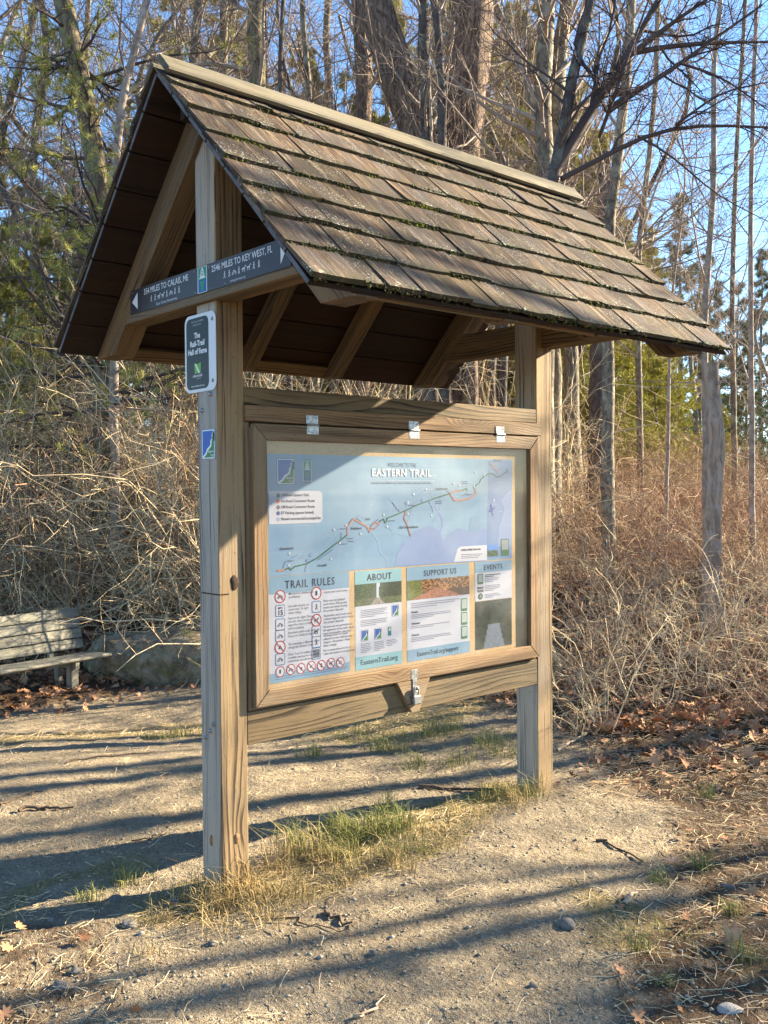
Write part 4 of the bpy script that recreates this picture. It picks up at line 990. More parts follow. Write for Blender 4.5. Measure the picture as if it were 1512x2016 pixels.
# ------------------------------------------------------------------ gravel, leaf litter
def octa(cs, rs_, rg, flat=.6):
    n = len(cs); q = np.array([(1, 0, 0), (-1, 0, 0), (0, 1, 0), (0, -1, 0), (0, 0, 1), (0, 0, -1)], float)
    a = rg.uniform(0, PI, n); V = q[None]*(rs_[:, None, None]*rg.uniform(.6, 1.25, (n, 6, 1))); V[..., 2] *= flat
    ca, sa = np.cos(a)[:, None], np.sin(a)[:, None]; x = V[..., 0]*ca-V[..., 1]*sa; y = V[..., 0]*sa+V[..., 1]*ca
    V = np.stack([x, y, V[..., 2]], -1)+cs[:, None]; f = np.array(((0, 2, 4), (2, 1, 4), (1, 3, 4), (3, 0, 4), (2, 0, 5), (1, 2, 5), (3, 1, 5), (0, 3, 5)))
    return V.reshape(-1, 3), (np.arange(n)[:, None, None]*6+f[None]).reshape(-1, 3)
n = 60000; p = rg.uniform((-2.6, -2.9), (5, 5), (n, 2)); d = np.hypot(p[:, 0]+2.27, p[:, 1]+3.68); p = p[(rg.uniform(0, 1, n) < np.clip(5/d-.35, .1, 1)) & (litter_mask(p[:, 0], p[:, 1]) < .7)]
r_ = rg.gamma(2.0, .0016, len(p))+.0015; cs = np.column_stack([p, height(p[:, 0], p[:, 1])+r_*.15])
V, F = octa(cs, r_, rg)
M['gravel'] = twigmat('grit', (.40, .35, .26), (.18, .15, .11), (.27, .23, .17))
tag(link('gravel', mkmesh('gravel', V, F, M['gravel'], {'v': ('FLOAT', np.repeat(rg.uniform(0, 1, len(p)), 6))})), 'loose grit and small stones on the path', 'gravel', kind='stuff')

def oak_outline():
    pts = [(0, -.5), (.06, -.32), (.20, -.30), (.12, -.14), (.36, -.06), (.38, .06), (.16, .08), (.34, .30), (.24, .36), (.10, .26), (.04, .5)]
    return pts+[(-x, y+.02) for x, y in pts[-2:0:-1]]
OAK = oak_outline()
def leaf_verts(rgx):
    z = [.10*abs(x)*4*rgx.uniform(.4, 1)+.10*(y*2)**2*rgx.uniform(-.5, 1) for x, y in OAK]
    V = [(0, 0, 0)]+[(x, y, zz) for (x, y), zz in zip(OAK, z)]; n = len(OAK)
    return np.array(V), [[0, i+1, (i+1) % n+1] for i in range(n)]
def scatter_leaves(P, size, rgx, tiltmax):
    LV = [leaf_verts(rgx) for _ in range(6)]; Vs = []; Fs = []; o = 0
    for i in range(len(P)):
        V, F = LV[rgx.integers(6)]; s = size[i]; az = rgx.uniform(0, 2*PI); t1, t2 = rgx.normal(0, tiltmax, 2)
        R = np.array(Matrix.Rotation(az, 3, 'Z') @ Matrix.Rotation(t1, 3, 'X') @ Matrix.Rotation(t2, 3, 'Y'))
        Vs.append((V*s) @ R.T+P[i]); Fs.append(np.array(F)+o); o += len(V)
    return np.concatenate(Vs), np.concatenate(Fs), len(LV[0][0])
n = 60000; a = rg.uniform(0, 1, n); D = 3.0+22*a**1.1; pxs = rg.uniform(-40, 1560, n)
pts = CAM[None]+(FW[None]+RT[None]*((pxs-756)/FPX)[:, None])*D[:, None]; lm = litter_mask(pts[:, 0], pts[:, 1])
keep = rg.uniform(0, 1, n) < lm*np.where(D < 5.6, .05, np.where(D < 7, .25, .8)); pts = pts[keep][:22000]; pts[:, 2] = height(pts[:, 0], pts[:, 1])+.012+rg.uniform(0, .03, len(pts))
V, F, k = scatter_leaves(pts, rg.uniform(.05, .13, len(pts))*np.where(np.hypot(pts[:, 0]+2.27, pts[:, 1]+3.68) < 6.5, .55, 1.05), rg, .5)
tag(link('leaf_litter', mkmesh('leaf_litter', V, F, M['leaf'], {'v': ('FLOAT', np.repeat(rg.uniform(0, 1, len(pts)), k))})), 'brown fallen leaves covering the forest floor', 'leaf litter', kind='stuff')
# fine needle and twig litter
n = 60000; p = rg.uniform((-2.5, -2.9), (6, 5.5), (n, 2)); lm = np.maximum(litter_mask(p[:, 0], p[:, 1]), .05+.4*turf_mask(p[:, 0], p[:, 1])); p = p[rg.uniform(0, 1, n) < lm*.95]
z = height(p[:, 0], p[:, 1])+rg.uniform(.002, .014, len(p)); b = np.column_stack([p, z]); az = rg.uniform(0, 2*PI, len(p)); ln = rg.uniform(.03, .13, len(p))
dv = np.column_stack([np.cos(az)*ln, np.sin(az)*ln, rg.normal(0, .012, len(p))]); pm = b+dv*.5+rg.normal(0, .005, b.shape)
V, F, v = tubes(np.stack([b, pm, b+dv], 1), np.full((len(p), 3), .0013), 3, rg.uniform(0, 1, len(p)))
tag(link('needle_litter', mkmesh('needle_litter', V, F, M['twig'], {'v': ('FLOAT', v)})), 'dead pine needles and straw bits strewn over the ground', 'litter', kind='stuff')

# individual oak leaves
rl = np.random.default_rng(5)
def leaf_obj(px, py, s, mat, label, tilt=.3, rot=None):
    V, F = leaf_verts(rl); x, y = G0(px, py)
    V = V*s; V[:, 2] += 0
    o = link('oak_leaf', mkmesh('oak_leaf', V, F, mat), None, (x, y, hz(x, y)+.012+s*.12), (rl.normal(0, tilt), rl.normal(0, tilt), rot if rot is not None else rl.uniform(0, 6)))
    tag(o, label, 'leaf', 'single fallen oak leaves'); return o
for px, py, s, m_, lb in ((1190, 1448, .20, 'leaftan', 'large tan oak leaf standing up beside the base of the far post'), (1425, 1440, .13, 'leafred', 'orange red oak leaf in the brush right of the far post'), (1325, 1700, .10, 'leaftan', 'flat brown oak leaf lying on the sand right of the far post'), (1440, 1865, .15, 'leaftan', 'pale tan leaf lying in the bottom right corner grass'), (1425, 1545, .10, 'leaftan', 'small pale leaf beside the green sprig'), (1245, 1270, .14, 'leafred', 'bright orange leaf in the litter right of the display case'), (1410, 1265, .13, 'leafred', 'bright orange leaf among twigs near the right edge'), (1480, 1240, .13, 'leafred', 'red leaf at the right edge amid bare stems'), (1360, 1325, .17, 'leaftan', 'big tan leaf caught upright on a thin stem'), (1220, 1310, .13, 'leafred', 'dark orange leaf under the twigs near the far post'), (1490, 1440, .13, 'leaftan', 'tan leaf lying at the right edge of the litter'), (1375, 1920, .09, 'leaftan', 'curled brown leaf near the bottom edge on the right')):
    leaf_obj(px, py, s, M[m_], lb, .5)
# red leaves hanging in the thicket
V, F = leaf_verts(rl); q = dep(1303, 968, 9.0)
rlv = link('red_leaf', mkmesh('red_leaf', V*.13, F, M['leafred']), None, q, (1.2, .3, .6)); tag(rlv, 'bright red leaf hanging in the thicket right of the far post', 'leaf')

# sticks
def stick(px0, py0, px1, py1, r, mat, label, wig=.012):
    a = np.array([*G0(px0, py0), 0]); b = np.array([*G0(px1, py1), 0]); k = 9; P = a+(b-a)*np.linspace(0, 1, k)[:, None]
    P[:, :2] += rl.normal(0, wig, (k, 2)); P[:, 2] = height(P[:, 0], P[:, 1])+r*.8+np.abs(rl.normal(0, .004, k)); R = np.linspace(r, r*.45, k)*rl.uniform(.85, 1.15, k)
    V, F, v = tubes(P[None], R[None], 7); o = link('stick', mkmesh('stick', V, F, mat, smooth=True)); tag(o, label, 'stick', 'sticks lying on the path'); return o
stick(36, 1600, 140, 1592, .012, M['stick'], 'short thick dark stick on the path at the left edge')
stick(125, 1500, 305, 1473, .006, M['stick'], 'long thin stick lying on the path below the bench', .02)
stick(0, 1590, 85, 1562, .006, M['stick'], 'crooked twig at the left edge above the thick stick', .02)
stick(635, 1800, 695, 1822, .009, M['stick'], 'short dark stick on the sand below the grass tufts')
stick(270, 1660, 330, 1650, .005, M['stick'], 'small dark twig on the shaded path left of the near post')
stick(835, 1552, 1010, 1566, .014, M['stick'], 'lichen spotted grey branch lying behind the grass between the posts', .02)
stick(1185, 1650, 1260, 1690, .007, M['stick'], 'curved dark twig right of the far post', .02)
stick(1230, 1790, 1255, 1762, .012, M['stick_pale'], 'pale broken stick on the bare sand at lower right')
stick(700, 2010, 760, 1975, .006, M['stick_pale'], 'pale forked twig at the bottom edge of the path', .02)
stick(530, 1810, 690, 1830, .004, M['stick'], 'thin grass stalk like twig below the dry clump', .02)
stick(1090, 1480, 1300, 1350, .010, M['stick_pale'], 'lichened fallen branch at the foot of the brush', .05)
stick(1320, 1400, 1512, 1530, .008, M['stick_pale'], 'long bare branch lying across the litter at the right', .04)

# stones
def stone(px, py, r, mat, label, g='stones along the edge of the path', sc=(1, .8, .55)):
    import bmesh
    bm = bmesh.new(); bmesh.ops.create_icosphere(bm, subdivisions=3, radius=1)
    ph = rl.uniform(0, 9, 3)
    for v in bm.verts:
        n = v.co.copy(); f = 1+.16*math.sin(3*n.x+ph[0])*math.cos(2.5*n.y+ph[1])+.1*math.sin(5*n.z+ph[2]+2*n.x)
        v.co = Vector((n.x*sc[0]*f, n.y*sc[1]*f, n.z*sc[2]*f))*r
    me = bpy.data.meshes.new('stone'); bm.to_mesh(me); bm.free(); me.materials.append(mat); me.polygons.foreach_set('use_smooth', [True]*len(me.polygons))
    x, y = G0(px, py); o = link('stone', me, None, (x, y, hz(x, y)+r*sc[2]*.05), (0, 0, rl.uniform(0, 6))); tag(o, label, 'stone', g); return o
stone(254, 1818, .036, M['pebble'], 'grey stone left of the dry grass clump')
stone(225, 1770, .032, M['pebble'], 'tan stone on the green edge left of the near post')
stone(278, 1838, .016, M['pebble_w'], 'tiny white stone beside the grey stone')
stone(418, 1862, .024, M['pebble'], 'smooth stone under the dry grass clump')
stone(100, 1812, .022, M['pebble'], 'brownish stone near the left edge')
stone(120, 1940, .032, M['pebble'], 'dark stone low in the bottom left corner')
stone(150, 1912, .026, M['pebble'], 'grey stone above the dark corner stone')
stone(780, 1690, .03, M['pebble'], 'stone half hidden in the grass between the posts')
stone(1115, 1830, .05, M['pebble'], 'flat dark grey stone sunk in the sand at lower right')
stone(1435, 1995, .042, M['pebble_w'], 'white quartz stone at the bottom right corner', sc=(1, .7, .4))
stone(1432, 1740, .03, M['pebble'], 'bluish grey stone in the turf near the right edge', sc=(1, .5, .5))
stone(345, 1652+120, .02, M['pebble'], 'small stone in the shade left of the near post')
stone(735, 1880, .022, M['pebble'], 'lone stone in the sand in front of the kiosk')
stone(1050, 1950, .02, M['pebble'], 'small stone on the sand at the bottom')

# ------------------------------------------------------------------ boulder
def boulder():
    import bmesh
    bm = bmesh.new(); bmesh.ops.create_cube(bm, size=2)
    bmesh.ops.subdivide_edges(bm, edges=bm.edges[:], cuts=30, use_grid_fill=True)
    for v in bm.verts:
        p = v.co; n = p.normalized(); q = p*.30+n*.82
        q.x *= .98+.08*math.sin(3*n.y+1); q.z *= .92+.12*math.sin(2.3*n.x+.6)+.05*math.sin(7*n.x)
        f = 1+.05*abs(math.sin(4*n.x+2*n.z))+.045*abs(math.sin(7*n.y+4*n.z+1+2*n.x))-.03*abs(math.sin(13*n.x+9*n.z))+.012*math.sin(31*n.x+23*n.z)
        v.co = Vector((q.x*.98*f, q.y*.52*f, q.z*.36*f))
    me = bpy.data.meshes.new('boulder'); bm.to_mesh(me); bm.free(); me.materials.append(M['rock']); me.polygons.foreach_set('use_smooth', [True]*len(me.polygons)); return me
x, y = gp(335, 10.9)
tag(link('boulder', boulder(), None, (x, y, hz(x, y)+.14), (0, .05, -YAW+.05), (.82, .9, .92)), 'long low mossy grey boulder between the bench and the near post', 'boulder')

# ------------------------------------------------------------------ bench
def bench():
    ze = .42; A_ = on(222, 1285, 2, ze-.31); B_ = on(0, 1322, 2, ze-.31)
    ux = (B_-A_); ux[2] = 0; ux /= np.linalg.norm(ux)   # from the right end to the left
    uy = np.array([-ux[1], ux[0], 0]);
    if np.dot(uy, FW) < 0: uy = -uy                       # towards the back
    Ln = 2.3; b = empty('park_bench', tuple(A_[:2])+(-.31,))
    O = np.zeros(3)
    tag(b, 'weathered grey slatted park bench at the left edge beside the path', 'bench')
    T_ = Timber()
    for i in range(4):
        T_.beam(O+ux*Ln/2+uy*(.05+.105*i)+Z*(ze-.02-.006*i), (ux, uy, Z), (Ln, .092, .038), .008 if i else .014)
    T_.build('seat', M['bench'], b)
    tilt = math.radians(14); bu = Z*math.cos(tilt)+uy*math.sin(tilt); bn = uy*math.cos(tilt)-Z*math.sin(tilt)
    T_ = Timber()
    for i in range(4):
        T_.beam(O+ux*(Ln/2-.04)+uy*.45+Z*ze+bu*(.075+.112*i), (ux, bu, bn), (Ln-.16, .102, .034), .006)
    T_.build('backrest', M['bench'], b)
    for q in (.42, Ln-.3):
        Timber().beam(O+ux*q+uy*.12+Z*(.15), (Z, uy, ux), (.50, .09, .09), .006).build('leg', M['bench'], b)
        Timber().beam(O+ux*q+uy*.36+Z*(.15), (Z, uy, ux), (.50, .07, .06), .006).build('leg', M['bench'], b)
        Timber().beam(O+ux*(q-.001)+uy*.25+Z*(ze-.078), (uy, Z, ux), (.44, .07, .05), .004).build('seat_support', M['bench'], b)
        Timber().beam(O+ux*q+uy*.482+Z*(ze-.05)+bu*.24, (bu, bn, ux), (.56, .05, .06), .004).build('back_support', M['bench'], b)
bench()

# ================================================================== vegetation generators
def child(rg, P, R, nch, t0, t1, lf, ang, Kp, wig, up, rs0=.6, taper=.18, lenabs=None, minr=.0):
    N, Kq, _ = P.shape; plen = np.linalg.norm(np.diff(P, axis=1), axis=2).sum(1)
    t = rg.uniform(t0, t1, (N, nch)); f = t*(Kq-1); i = np.clip(f.astype(int), 0, Kq-2); fr = f-i
    ar = np.arange(N)[:, None]; p = P[ar, i]*(1-fr)[..., None]+P[ar, i+1]*fr[..., None]; T = P[ar, i+1]-P[ar, i]
    T /= np.linalg.norm(T, axis=2, keepdims=True)+1e-9; r = R[ar, i]*(1-fr)+R[ar, i+1]*fr
    rd = rg.normal(0, 1, T.shape); rd -= (rd*T).sum(-1, keepdims=True)*T; rd /= np.linalg.norm(rd, axis=2, keepdims=True)+1e-9
    a = rg.uniform(*ang, t.shape)[..., None]; d = T*np.cos(a)+rd*np.sin(a)
    Lc = (plen[:, None]*rg.uniform(*lf, t.shape)*(1.15-.6*t)) if lenabs is None else rg.uniform(*lenabs, t.shape)
    M_ = N*nch; d = d.reshape(M_, 3); p = p.reshape(M_, 3); Lc = Lc.reshape(M_); r = np.maximum(r.reshape(M_)*rs0, minr)
    Q = [p]; step = Lc/(Kp-1)
    for k in range(Kp-1):
        d = d+rg.normal(0, wig, d.shape)+np.array([0, 0, up]); d /= np.linalg.norm(d, axis=1, keepdims=True); Q.append(Q[-1]+d*step[:, None])
    Q = np.stack(Q, 1); Rr = r[:, None]*np.linspace(1, taper, Kp)[None]
    return Q, np.maximum(Rr, minr*.6)
def trunk_line(pts, k=14, wig=.0, rg=None):
    pts = np.array(pts, float); s = np.r_[0, np.cumsum(np.linalg.norm(np.diff(pts, axis=0), axis=1))]; t = np.linspace(0, s[-1], k)
    P = np.column_stack([np.interp(t, s, pts[:, i]) for i in range(3)])
    for _ in range(2): P[1:-1] = (P[:-2]+2*P[1:-1]+P[2:])/4
    if wig and rg is not None: P[1:, :2] += rg.normal(0, wig, (k-1, 2))
    return P

def shrub_mesh(seed, n=46, H=2.4, spread=.9, mat='twig', levels=3, r0=.0085, arch=-.02, tw=5):
    g = np.random.default_rng(seed); az = g.uniform(0, 2*PI, n); rad = g.uniform(0, .35, n)*spread
    base = np.column_stack([np.cos(az)*rad, np.sin(az)*rad, np.full(n, -.05)])
    d = np.column_stack([np.cos(az), np.sin(az), np.zeros(n)])*g.uniform(.05, .75, n)[:, None]*spread+np.array([0, 0, 1]); d /= np.linalg.norm(d, axis=1, keepdims=True)
    Kp = 9; L = H*g.uniform(.45, 1.15, n)/(Kp-1); Q = [base]
    for k in range(Kp-1):
        d = d+g.normal(0, .17, d.shape)+np.column_stack([np.zeros(n), np.zeros(n), np.full(n, arch*k)]); d /= np.linalg.norm(d, axis=1, keepdims=True); Q.append(Q[-1]+d*L[:, None])
    P = np.stack(Q, 1); R = (r0*g.uniform(.6, 1.5, n))[:, None]*np.linspace(1, .35, Kp)[None]
    parts = [tubes(P, R, 4, g.uniform(0, 1, n))]
    P1, R1 = child(g, P, R, 8, .1, 1, (.2, .6), (.4, 1.5), 6, .26, -.01, .6, .4, minr=.0028); parts.append(tubes(P1, R1, 3, g.uniform(0, 1, len(P1))))
    P2, R2 = child(g, P1, R1, tw, .1, 1, (.25, .8), (.4, 1.5), 4, .3, .0, .7, .5, minr=.002); parts.append(tubes(P2, R2, 3, g.uniform(0, 1, len(P2))))
    V, F, v = merge(parts); return mkmesh('bare_shrub', V, F, M[mat], {'v': ('FLOAT', v)})

def tree(name, line, r0, r1, bark, twig, label, cat='tree', group=None, seed=0, nb=14, t0=.35, bl=(.2, .45), ang=(.5, 1.2), up=.04, lv=3, tw=(7, 6), wig=.14, minr=.004, shag=False, extra=None, seg=12, k=22):
    g = np.random.default_rng(seed+100); base = np.array(line[0], float); e = empty(name, tuple(base)); tag(e, label, cat, group)
    pts = np.array(line, float)-base; P = trunk_line(pts, k, (r0*(.03 if shag or nb < 4 else .10)), g); L_ = np.linspace(0, 1, k); R = r0+(r1-r0)*L_; R = R*(1+.5*np.exp(-L_*k*.6))*g.uniform(.98, 1.03, k)
    V, F, v = tubes(P[None], R[None], seg)
    if shag:
        th = np.tile(np.arange(seg), k); V = V+g.normal(0, r0*.03, V.shape)*np.array([1, 1, .3])
        ctr = np.repeat(P, seg, axis=0); V = ctr+(V-ctr)*(1+.07*np.sin(th*2.2+ctr[:, 2]*.8)+.05*np.cos(th*5.1+ctr[:, 2]*1.7))[:, None]
    link('trunk', mkmesh('trunk', V, F, M[bark], smooth=True), e)
    B, BR = child(g, P[None], R[None], nb, t0, 1, bl, ang, 9, wig, up, .30, .2, minr=minr)
    if extra is not None:
        for ex_l, er in extra:
            q = trunk_line(np.array(ex_l, float)-base, 9); B = np.concatenate([B, q[None]]); BR = np.concatenate([BR, np.linspace(er, er*.35, 9)[None]])
    parts = [tubes(B, BR, 7, g.uniform(0, .5, len(B)))]
    B1, R1 = child(g, B, BR, tw[0], .15, 1, (.25, .6), (.4, 1.1), 6, .2, up*.8, .55, .3, minr=minr*.75); parts.append(tubes(B1, R1, 4, g.uniform(0, 1, len(B1))))
    B2, R2 = child(g, B1, R1, tw[1], .1, 1, (.3, .7), (.4, 1.2), 5, .22, up*.5, .6, .4, minr=minr*.6); parts.append(tubes(B2, R2, 3, g.uniform(0, 1, len(B2))))
    if lv > 3:
        B3, R3 = child(g, B2, R2, 4, .1, 1, (.35, .8), (.4, 1.2), 4, .25, 0, .7, .5, minr=minr*.5); parts.append(tubes(B3, R3, 3, g.uniform(0, 1, len(B3))))
    V, F, v = merge(parts); link('crown', mkmesh('crown', V, F, M[twig], {'v': ('FLOAT', v)}), e)
    return e

def needles(g, P, n_per, ln, w, spread=1.0):
    """tufts along polylines P (N,K,3)"""
    N, Kp, _ = P.shape; t = g.uniform(.25, 1, (N, n_per)); f = t*(Kp-1); i = np.clip(f.astype(int), 0, Kp-2); fr = (f-i)[..., None]
    ar = np.arange(N)[:, None]; p = (P[ar, i]*(1-fr)+P[ar, i+1]*fr).reshape(-1, 3); T = (P[ar, i+1]-P[ar, i]).reshape(-1, 3); T /= np.linalg.norm(T, axis=1, keepdims=True)+1e-9
    d = T*.7+g.normal(0, .55*spread, T.shape); d /= np.linalg.norm(d, axis=1, keepdims=True); m = len(p); s = np.cross(d, g.normal(0, 1, d.shape)); s /= np.linalg.norm(s, axis=1, keepdims=True)+1e-9
    q = p+d*(ln*g.uniform(.6, 1.2, m))[:, None]; V = np.stack([p-s*w/2, p+s*w/2, q], 1).reshape(-1, 3); F = np.arange(m*3).reshape(m, 3); return V, F
def pine_meshes(seed, H=13, r0=.17, first=.25, nb=60, blen=2.6, nd=16, ln=.11, w=.006, bark='bark_green', nmat='needle', tw=8):
    g = np.random.default_rng(seed); P = trunk_line([(0, 0, -.1), (g.normal(0, .1), g.normal(0, .1), H*.5), (g.normal(0, .2), g.normal(0, .2), H)], 18); R = np.linspace(r0, .02, 18)
    V, F, v = tubes(P[None], R[None], 10); tm = mkmesh('trunk', V, F, M[bark], smooth=True)
    nd = int(nd*1.5)
    B, BR = child(g, P[None], R[None], nb, first, .99, (.2, .2), (1.1, 1.6), 8, .10, .02, .3, .2, minr=.007)
    # branch length shrinks to the top
    t = np.clip(B[:, 0, 2]/H, 0, 1); sc = (blen*(1.05-t)*g.uniform(.6, 1.15, nb))/(np.linalg.norm(B[:, -1]-B[:, 0], axis=1)+1e-6); B = B[:, :1]+(B-B[:, :1])*sc[:, None, None]
    parts = [tubes(B, BR, 5, g.uniform(0, 1, nb))]
    B1, R1 = child(g, B, BR, tw, .2, 1, (.2, .45), (.5, 1.1), 5, .12, .03, .5, .4, minr=.004); parts.append(tubes(B1, R1, 3, g.uniform(0, 1, len(B1))))
    V, F, v = merge(parts); bm_ = mkmesh('crown', V, F, M['branch'], {'v': ('FLOAT', v)})
    NV, NF = needles(g, np.concatenate([B1]), nd*5, ln, w); vv = np.repeat(g.uniform(0, 1, len(NF)), 3)
    cm = mkmesh('foliage', NV, NF, M[nmat], {'v': ('FLOAT', vv)}); return tm, bm_, cm
def pine_thing(ms, loc, rz, sc, label, group):
    e = empty('pine_tree', loc, rz); e.scale = (sc,)*3; tag(e, label, 'tree', group); link('trunk', ms[0], e); link('crown', ms[1], e); link('foliage', ms[2], e); return e
#VEG
def line_px(pts, D):
    """pts (px, py) measured at depth D; the first one is dropped to the ground"""
    out = [dep(px, py, D) for px, py in pts]; x, y = gp(pts[0][0], D); out[0] = np.array([x, y, hz(x, y)-.1])
    return [tuple(p) for p in out]
def add_foliage(e, nmat, n_per, ln, w, seed, frac=1.0, big=10):
    """needle tufts on the finer branches of a built tree"""
# --- trees one can tell apart
T1 = tree('shaggy_tree', line_px([(868, 960), (850, 600), (832, 270), (775, 140), (735, 0), (700, -200)], 14), .29, .22, 'bark_shag', 'branch', 'thick shaggy barked trunk leaning left above the roof ridge', seed=1, nb=7, t0=.5, bl=(.12, .25), tw=(6, 4), shag=True, seg=20, k=30)
T2 = tree('shaggy_tree', line_px([(905, 960), (905, 600), (903, 290), (925, 60), (945, -200)], 14.4), .32, .30, 'bark_shag', 'branch', 'thickest upright shaggy barked trunk above the middle of the roof', seed=2, nb=7, t0=.5, bl=(.12, .25), tw=(6, 4), shag=True, seg=20, k=30)
tree('shaggy_tree', line_px([(712, 960), (715, 400), (718, 230), (712, 60), (705, -150)], 15.5), .16, .13, 'bark_shag', 'branch', 'narrow shaggy trunk just left of the leaning trunk', seed=3, nb=10, t0=.45, bl=(.15, .3), seg=14)
tree('bare_tree', line_px([(852, 960), (850, 500), (845, 260), (828, 120), (835, 0), (838, -150)], 13.2), .10, .07, 'bark_dark', 'branch', 'slim dark trunk between the two thick shaggy trunks, left one', seed=4, nb=12, t0=.5, bl=(.15, .35))
tree('bare_tree', line_px([(876, 960), (874, 500), (872, 250), (866, 110), (850, -60)], 12.8), .08, .05, 'bark_dark', 'branch', 'slim near black trunk close against the thickest trunk', seed=5, nb=12, t0=.5, bl=(.15, .35))
tree('maple_tree', line_px([(1070, 960), (1075, 330), (1066, 160), (1074, 0), (1080, -150)], 13), .125, .11, 'bark_grey', 'branch', 'smooth grey trunk above the roof, left of a forked pair', seed=6, nb=16, t0=.4)
tree('maple_tree', line_px([(1092, 960), (1084, 330), (1092, 190), (1112, 50), (1125, -100)], 13.3), .12, .10, 'bark_grey', 'branch', 'smooth grey trunk bending right, right of a forked pair', seed=7, nb=16, t0=.4)
D8 = 9.0
lim = lambda pts: [tuple(dep(px, py, D8+dz)) for px, py, dz in pts]
tree('oak_tree', line_px([(1062, 960), (1066, 600), (1085, 345), (1122, 210), (1130, 110), (1165, 0), (1190, -120)], D8), .075, .045, 'bark_dark', 'branch_dark', 'dark leaning oak with crooked limbs reaching right over the roof end', seed=8, nb=6, t0=.6, bl=(.12, .3), ang=(.6, 1.2), tw=(9, 6), lv=4, minr=.003, up=.0,
     extra=[(lim([(1090, 340, 0), (1165, 215, .1), (1235, 110, .2), (1290, 10, .4), (1330, -60, .5)]), .058), (lim([(1105, 352, 0), (1200, 305, 0), (1255, 268, .1), (1330, 246, .2), (1420, 246, .3), (1540, 252, .5)]), .028),
            (lim([(1200, 212, .1), (1270, 172, .2), (1340, 125, .3), (1430, 60, .6), (1500, 10, .7)]), .030), (lim([(1240, 105, .2), (1300, 92, .3), (1400, 84, .5), (1530, 82, .8)]), .030),
            (lim([(1255, 268, .1), (1320, 300, .2), (1400, 380, .3), (1520, 440, .5)]), .012), (lim([(1235, 112, .2), (1330, 40, .1), (1420, -20, .1)]), .03), (lim([(1180, 270, .1), (1205, 200, -.2), (1255, 60, -.3), (1300, -60, -.4)]), .02),
            (lim([(1330, 246, .2), (1420, 180, -.1), (1520, 160, -.2)]), .014), (lim([(1340, 125, .3), (1420, 150, .5), (1530, 230, .7)]), .014)])
tree('maple_tree', line_px([(1195, 960), (1198, 440), (1215, 330), (1235, 150), (1243, 0), (1250, -120)], 12), .082, .055, 'bark_grey', 'branch', 'slender grey trunk passing right of the roof end', seed=9, nb=16, t0=.35, tw=(8, 7))
tree('birch_tree', line_px([(1392, 1000), (1386, 600), (1402, 430), (1410, 280), (1398, 170), (1420, 0), (1425, -100)], 11), .042, .026, 'bark_pale', 'branch', 'thin pale crooked trunk against the blue sky, near the right edge', seed=10, nb=14, t0=.3, tw=(8, 7), minr=.003)
tree('birch_tree', line_px([(1482, 1000), (1478, 500), (1481, 250), (1490, 0), (1492, -100)], 11.4), .035, .022, 'bark_pale', 'branch', 'thin straight pale trunk at the right edge', seed=11, nb=14, t0=.3, tw=(8, 7), minr=.003)
tree('birch_tree', line_px([(1308, 1000), (1322, 560), (1348, 400), (1352, 290), (1335, 235)], 12), .026, .010, 'bark_pale', 'branch', 'thin forked sapling right of the roof corner, ending below the oak limb', seed=12, nb=10, t0=.4, tw=(7, 6), minr=.003)
tree('dead_snag', line_px([(1400, 1200), (1402, 1000), (1412, 870), (1402, 790), (1398, 715)], 9.8), .098, .078, 'bark_pink', 'branch', 'pale pinkish bark stripped dead trunk standing in the thicket at right', seed=13, nb=2, t0=.8, bl=(.08, .12), tw=(3, 2), seg=16)
tree('bare_tree', line_px([(1168, 960), (1172, 760), (1180, 640), (1190, 300)], 15), .12, .09, 'bark_dark', 'branch', 'dark trunk seen under the roof corner right of the far post', seed=14, nb=9, t0=.5)
tree('bare_tree', line_px([(930, 960), (928, 700), (922, 560)], 13.5), .10, .09, 'bark_shag', 'branch', 'reddish trunk seen in the gap under the roof, left of the far post', seed=15, nb=3, t0=.7, bl=(.1, .2))
tree('bare_tree', line_px([(985, 960), (988, 750), (1000, 500)], 14), .085, .07, 'bark_dark', 'branch', 'dark trunk seen in the gap under the roof beside the far post', seed=16, nb=3, t0=.7, bl=(.1, .2))
tree('bare_tree', line_px([(506, 960), (507, 400), (506, 150), (500, 0), (498, -120)], 16), .16, .13, 'bark_green', 'branch', 'mossy green trunk above the left part of the ridge', seed=17, nb=16, t0=.35, bl=(.15, .4))
tree('bare_tree', line_px([(440, 960), (446, 300), (438, 100), (445, -100)], 17), .09, .07, 'bark_grey', 'branch', 'slim grey trunk left of the mossy green trunk', seed=18, nb=12, t0=.35)
tree('bare_tree', line_px([(625, 960), (618, 300), (600, 100), (590, -100)], 15), .06, .04, 'bark_grey', 'branch_dark', 'crooked slim trunk between the mossy trunk and the shaggy trunks', seed=19, nb=14, t0=.35)
tree('bare_tree', line_px([(572, 960), (566, 300), (545, 180), (560, 0), (560, -100)], 14), .045, .03, 'bark_dark', 'branch', 'thin dark sapling rising behind the ridge, right of the mossy trunk', seed=20, nb=12, t0=.35)
tree('bare_tree', line_px([(225, 960), (222, 400), (236, 190), (262, 110), (292, 0), (310, -100)], 13), .07, .045, 'bark_pale', 'branch', 'sunlit pale branching trunk left of the gable peak', seed=21, nb=14, t0=.35, bl=(.15, .35))
tree('bare_tree', line_px([(60, 960), (70, 500), (60, 300), (100, 60), (60, -100)], 18), .09, .06, 'bark_grey', 'branch', 'grey trunk at the left edge behind the pine', seed=22, nb=14, t0=.3, bl=(.15, .35))
tree('bare_tree', line_px([(330, 960), (340, 400), (350, 100), (380, -100)], 19), .08, .06, 'bark_grey', 'branch', 'grey trunk behind the gable peak of the kiosk', seed=23, nb=14, t0=.3)
